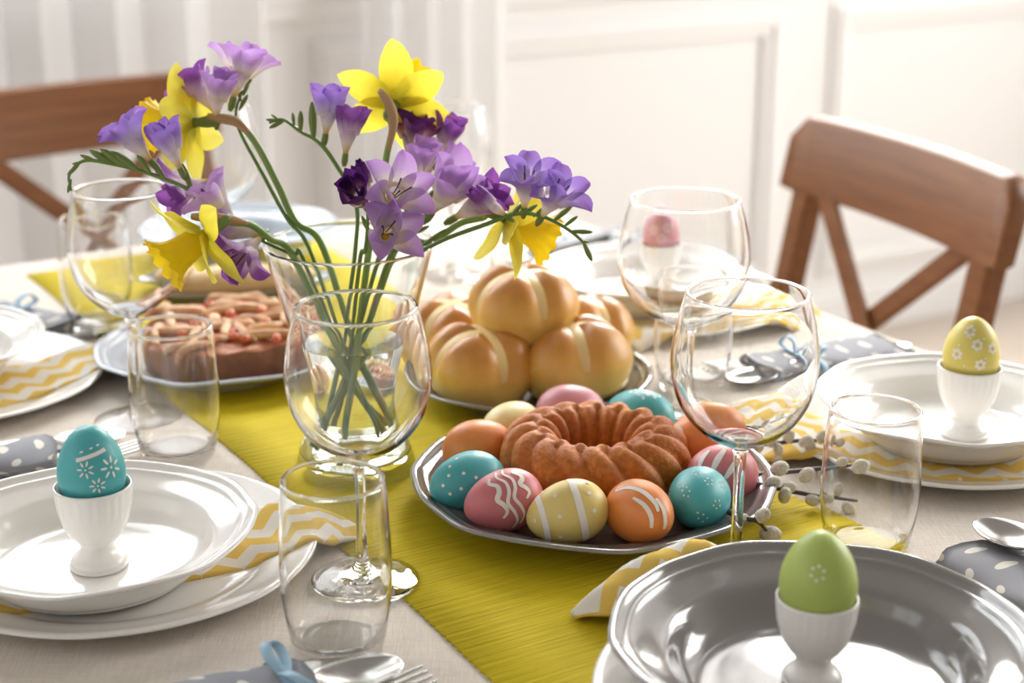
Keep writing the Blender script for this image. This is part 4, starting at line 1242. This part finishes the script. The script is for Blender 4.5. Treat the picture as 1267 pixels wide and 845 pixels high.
def blossom(parent, p0, p1, colr, op, L=None, roll=0.0, seed=0):
    """flower from its green base p0 to the middle of its mouth p1 (world), child of parent"""
    r_ = random.Random(seed)
    ax = p1 - p0; L = max(ax.length * 1.35, {'bud': 0.040, 'cup': 0.046, 'open': 0.048}[op]); p0 = p1 - ax.normalized() * L * 0.66
    tm, a, b_ = freesia_meshes(colr, op)
    o = link('blossom', tm, parent)
    mtx = frame_z(ax, (0.3, -1, 0.2)) @ Matrix.Rotation(roll, 4, 'Z')
    o.matrix_local = Matrix.Translation(p0 - parent.location) @ mtx @ Matrix.Scale(L, 4)
    for k in range(6):
        q = link('petal', a if k % 2 == 0 else b_, o)
        q.rotation_euler = (r_.uniform(-0.10, 0.10), r_.uniform(-0.16, 0.16), k * PI / 3 + r_.uniform(-0.12, 0.12))
    if op == 'open':
        mb = MB()
        for k in range(3):
            an = k * 2.1 + 0.5; v, f = tube([(0.02 * math.cos(an), 0.02 * math.sin(an), 0.40), (0.06 * math.cos(an), 0.06 * math.sin(an), 0.68), (0.10 * math.cos(an), 0.10 * math.sin(an), 0.84)], [0.008, 0.008, 0.012], 6); mb.add(v, f)
        mb.build('stamens', M['stamen'], o, True)
        v, f = tube([(0.06, 0, 0.45), (0.085, 0, 0.56), (0.10, 0, 0.62)], [0.03, 0.05, 0.02], 8); obj('throat_mark', v, f, M['yellow_pollen'], o)
    # green calyx
    v, f = tube([(0, 0, -0.05), (0, 0, 0.03), (0, 0, 0.13), (0, 0, 0.20)], [0.03, 0.055, 0.052, 0.037], 10); obj('calyx', v, f, M['bud'], o)
    return o
BUD = [(0, -.5), (.07, -.44), (.13, -.2), (.16, .08), (.12, .34), (.04, .49), (0, .5)]
v, bd = lathe(smooth_prof(BUD, 3), 12); ME['bud'] = mk_mesh('bud', v, flat(bd), M['bud'])
def inner_pts(rim, bot):
    """from the rim of the vase to the cut end of the stem"""
    A = VXY + Vector((rim[0], rim[1], 0.180)); B = VXY + Vector((bot[0], bot[1], 0.018))
    return [A, A.lerp(B, 0.35) , A.lerp(B, 0.7), B]
def to_local(pts, base): return [p - base for p in pts]
def freesia(label, stem, rim, bot, blossoms, buds, r=0.0016, seed=0):
    P = [at(*q) for q in stem] + inner_pts(rim, bot)
    base = P[-1].copy()
    t = tag(empty('freesia', base), label, 'flower', 'freesias in the vase')
    S = spline(to_local(P, base), 7); n = len(S)
    v, f = tube(S, [r * (0.55 + 0.45 * min(1, i / (n * 0.35))) for i in range(n)], 8); obj('stem', v, f, M['stem'], t)
    for k, (x0, y0, d0, x1, y1, d1, c_, op) in enumerate(blossoms):
        blossom(t, at(x0, y0, d0), at(x1, y1, d1), c_, op, None, 0.4 * k + seed, seed * 10 + k)
    for x0, y0, d0, x1, y1, s in buds:
        p0 = at(x0, y0, d0) - base; p1 = at(x1, y1, d0) - base; ax = p1 - p0
        o = link('bud', ME['bud'], t)
        o.matrix_local = Matrix.Translation((p0 + p1) / 2) @ frame_z(ax, (0, -1, 0.3)) @ Matrix.Diagonal((ax.length * s, ax.length * s, ax.length * 1.1, 1))
    return t
freesia('lilac freesia spray drooping left over the left wine glass',
        [(88, 236, 1.16), (86, 216, 1.16), (104, 199, 1.16), (140, 203, 1.16), (180, 213, 1.165), (240, 238, 1.17), (300, 285, 1.18)], (-0.046, -0.012), (0.020, 0.010),
        [(190, 203, 1.165, 158, 166, 1.155, 'blue', 'open'), (225, 213, 1.165, 205, 172, 1.155, 'blue', 'cup'), (252, 226, 1.20, 222, 236, 1.19, 'violet', 'open')],
        [(88, 222, 1.16, 84, 238, .9), (98, 203, 1.16, 84, 216, .9), (104, 200, 1.16, 90, 203, .9), (118, 199, 1.16, 100, 192, .9), (140, 203, 1.16, 112, 186, .9), (158, 207, 1.16, 126, 185, .9), (170, 209, 1.16, 138, 188, .9), (186, 214, 1.16, 170, 192, .9), (203, 220, 1.165, 186, 196, .9), (238, 238, 1.17, 226, 204, .7)], seed=1)
freesia('lilac freesia stem reaching highest at the left of the bouquet',
        [(300, 112, 1.22), (292, 138, 1.22), (298, 165, 1.22), (325, 215, 1.215), (355, 270, 1.21)], (-0.030, -0.005), (0.022, -0.016),
        [(284, 140, 1.22, 300, 78, 1.21, 'lilac', 'open'), (272, 146, 1.23, 243, 105, 1.225, 'violet', 'open'), (268, 148, 1.21, 268, 108, 1.20, 'lilac', 'cup')],
        [(298, 125, 1.22, 294, 108, .9), (301, 118, 1.22, 308, 100, .9), (304, 108, 1.22, 312, 96, .9), (296, 136, 1.22, 306, 118, .9)], seed=2)
freesia('violet freesia stem bending low over the vase rim at the left',
        [(268, 262, 1.16), (300, 285, 1.17), (335, 303, 1.18), (365, 315, 1.19)], (-0.032, -0.030), (0.016, 0.020),
        [(300, 286, 1.165, 262, 243, 1.155, 'lilac', 'open'), (322, 294, 1.17, 297, 318, 1.155, 'violet', 'open'), (312, 288, 1.17, 284, 282, 1.165, 'lilac', 'cup')],
        [(328, 296, 1.17, 304, 302, .8), (318, 290, 1.17, 300, 278, .8)], r=0.0014, seed=3)
freesia('blue-lilac freesia stem with a bud tail left of the top daffodil',
        [(333, 152, 1.20), (350, 148, 1.20), (372, 163, 1.20), (392, 174, 1.20), (412, 198, 1.20), (440, 250, 1.205)], (0.006, -0.010), (-0.020, 0.006),
        [(402, 172, 1.20, 408, 128, 1.19, 'blue', 'cup'), (428, 186, 1.20, 432, 152, 1.195, 'violet', 'cup')],
        [(346, 150, 1.20, 330, 148, .9), (346, 149, 1.20, 336, 142, .9), (352, 149, 1.20, 334, 158, .9), (364, 155, 1.20, 362, 140, .9), (372, 163, 1.20, 372, 138, .9), (388, 172, 1.20, 386, 128, .75), (400, 182, 1.20, 402, 160, .8)], seed=4)
freesia('dark purple and lilac freesia facing forward above the vase rim',
        [(452, 240, 1.15), (455, 270, 1.155), (452, 310, 1.165)], (0.012, -0.036), (-0.014, 0.020),
        [(458, 262, 1.16, 440, 240, 1.125, 'dark', 'cup'), (470, 262, 1.165, 494, 236, 1.13, 'lilac', 'open'), (470, 296, 1.165, 480, 284, 1.125, 'lilac', 'open'), (456, 236, 1.165, 446, 216, 1.155, 'dark', 'bud')],
        [(458, 290, 1.16, 448, 268, .8), (462, 300, 1.16, 478, 306, .8)], seed=5)
freesia('large lilac freesia cluster in the middle under the top daffodil',
        [(520, 160, 1.24), (515, 215, 1.23), (498, 272, 1.215)], (0.026, -0.012), (-0.024, -0.010),
        [(505, 196, 1.24, 512, 160, 1.235, 'dark', 'open'), (540, 200, 1.25, 556, 164, 1.24, 'violet', 'cup'), (512, 254, 1.22, 524, 200, 1.20, 'lilac', 'cup'), (535, 240, 1.235, 562, 206, 1.225, 'lilac', 'cup'), (522, 278, 1.20, 562, 226, 1.17, 'lilac', 'cup'), (548, 278, 1.20, 600, 248, 1.18, 'violet', 'cup')],
        [(505, 285, 1.205, 496, 262, .8), (510, 290, 1.205, 530, 280, .8), (508, 296, 1.205, 512, 308, .8)], r=0.0018, seed=6)
freesia('blue-lilac freesia spray arching right towards the buns',
        [(731, 318, 1.15), (722, 300, 1.15), (700, 282, 1.15), (672, 268, 1.15), (640, 264, 1.155), (600, 278, 1.16), (555, 294, 1.17), (515, 312, 1.185)], (0.034, -0.024), (-0.022, 0.016),
        [(648, 264, 1.155, 652, 222, 1.135, 'blue', 'open'), (672, 266, 1.15, 690, 238, 1.135, 'blue', 'open'), (628, 268, 1.158, 598, 246, 1.15, 'violet', 'bud')],
        [(722, 300, 1.15, 732, 322, .9), (720, 298, 1.15, 730, 300, .9), (706, 286, 1.15, 732, 287, .75), (698, 280, 1.15, 714, 268, .8), (684, 274, 1.15, 708, 254, .7), (660, 268, 1.15, 674, 256, .8), (644, 266, 1.155, 664, 254, .8), (632, 268, 1.155, 646, 252, .8), (520, 306, 1.185, 552, 284, .5)], seed=7)

# daffodils
DP = petal_mesh('petal', M['daff'], 0.044, 0.030, R(62), R(96), 0.06, 0.75, 0.05, 0.003, 0.0, 0.45, 12, 8)
DP2 = petal_mesh('petal', M['daff'], 0.045, 0.027, R(72), R(104), -0.05, 0.8, 0.07, 0.003, -0.001, 0.4, 12, 8)
v = []; f = []; uv = []; seg = 60
TP = spline([(.004, -.002), (.0085, .004), (.0105, .012), (.0118, .021), (.0145, .029), (.0185, .034), (.0205, .0355)], 3)
for i, q in enumerate(TP):
    s = i / (len(TP) - 1)
    for k in range(seg):
        a = 2 * PI * k / seg; fr = max(0, s - 0.55) / 0.45
        rr = q[0] + fr * 0.0016 * math.sin(12 * a) + fr * fr * 0.0006 * math.sin(31 * a); zz = q[1] + fr * 0.0014 * math.sin(12 * a + 1.2) + fr * 0.0007 * math.sin(25 * a)
        v.append((rr * math.cos(a), rr * math.sin(a), zz)); uv.append((k / seg * 2, s))
for i in range(len(TP) - 1):
    for k in range(seg): f.append((i * seg + k, i * seg + (k + 1) % seg, (i + 1) * seg + (k + 1) % seg, (i + 1) * seg + k))
TRM = mk_mesh('trumpet', v, f, M['trumpet'], uv)
v, f = tube([(0, 0, -.024), (0, 0, -.020), (0, 0, -.013), (0, 0, -.005), (0, 0, .002)], [0.0026, 0.0042, 0.0046, 0.0034, 0.0044], 10)
OVM = mk_mesh('ovary', v, f, M['bud'])
def daffodil(label, c, axis, stem, rim, bot, scale=1.0, roll=0.0, seed=0, spathe=None):
    r_ = random.Random(seed)
    cw = at(*c); ax = Vector(axis).normalized()
    neck = cw - ax * 0.022 * scale
    P = [neck] + [at(*q) for q in stem] + inner_pts(rim, bot)
    base = P[-1].copy()
    t = tag(empty('daffodil', base), label, 'flower', 'daffodils in the vase')
    S = spline(to_local(P, base), 7); n = len(S)
    v, f = tube(S, [0.0026 - 0.0004 * (i < 5) for i in range(n)], 10); obj('stem', v, f, M['stem2'], t)
    mtx = Matrix.Translation(cw - base) @ frame_z(ax, (0, -1, 0.2)) @ Matrix.Rotation(roll, 4, 'Z') @ Matrix.Scale(scale, 4)
    for k in range(6):
        o = link('petal', DP if k % 2 else DP2, t)
        o.matrix_local = mtx @ Matrix.Rotation(k * PI / 3 + r_.uniform(-.1, .1), 4, 'Z') @ Matrix.Rotation(r_.uniform(-.22, .22), 4, 'Y') @ Matrix.Rotation(r_.uniform(-.25, .25), 4, 'X')
    o = link('trumpet', TRM, t); o.matrix_local = mtx
    o = link('ovary', OVM, t); o.matrix_local = mtx
    if spathe:
        Q = spline(to_local([at(*q) for q in spathe], base), 5); m_ = len(Q)
        v, f = tube(Q, [0.0010 + 0.0030 * math.sin(PI * min(1, 0.15 + 0.85 * i / m_)) for i in range(m_)], 9); obj('papery_sheath', v, f, M['spathe'], t)
    return t
daffodil('yellow daffodil seen from the side at the left of the bouquet', (238, 152, 1.22), (-0.93, 0.30, -0.12),
         [(272, 148, 1.21), (296, 154, 1.21), (318, 180, 1.21), (345, 232, 1.21), (366, 275, 1.21)], (-0.022, 0.006), (0.026, 0.004), 1.0, 0.35, 3,
         [(258, 144, 1.212), (276, 147, 1.208), (294, 152, 1.208), (312, 170, 1.21)])
daffodil('yellow daffodil hanging low at the left with its frilled trumpet showing', (252, 292, 1.12), (-0.72, -0.48, -0.46),
         [(285, 275, 1.135), (310, 278, 1.15), (335, 296, 1.165)], (-0.040, -0.024), (0.024, -0.008), 0.98, 0.2, 8,
         [(238, 268, 1.13), (262, 270, 1.125), (285, 272, 1.13), (306, 276, 1.14)])
daffodil('yellow daffodil seen from behind at the top of the bouquet', (489, 128, 1.235), (0.18, 0.93, 0.28),
         [(485, 160, 1.21), (478, 195, 1.205), (472, 250, 1.205), (462, 300, 1.205)], (0.016, -0.004), (-0.008, -0.022), 1.06, 0.55, 5,
         [(470, 112, 1.205), (482, 130, 1.20), (487, 152, 1.203), (480, 188, 1.204)])
daffodil('yellow daffodil facing down to the right behind the arching freesia', (628, 272, 1.195), (0.82, 0.16, -0.42),
         [(600, 268, 1.21), (570, 276, 1.215), (530, 300, 1.22)], (0.038, 0.008), (-0.026, -0.004), 1.0, 0.1, 6)
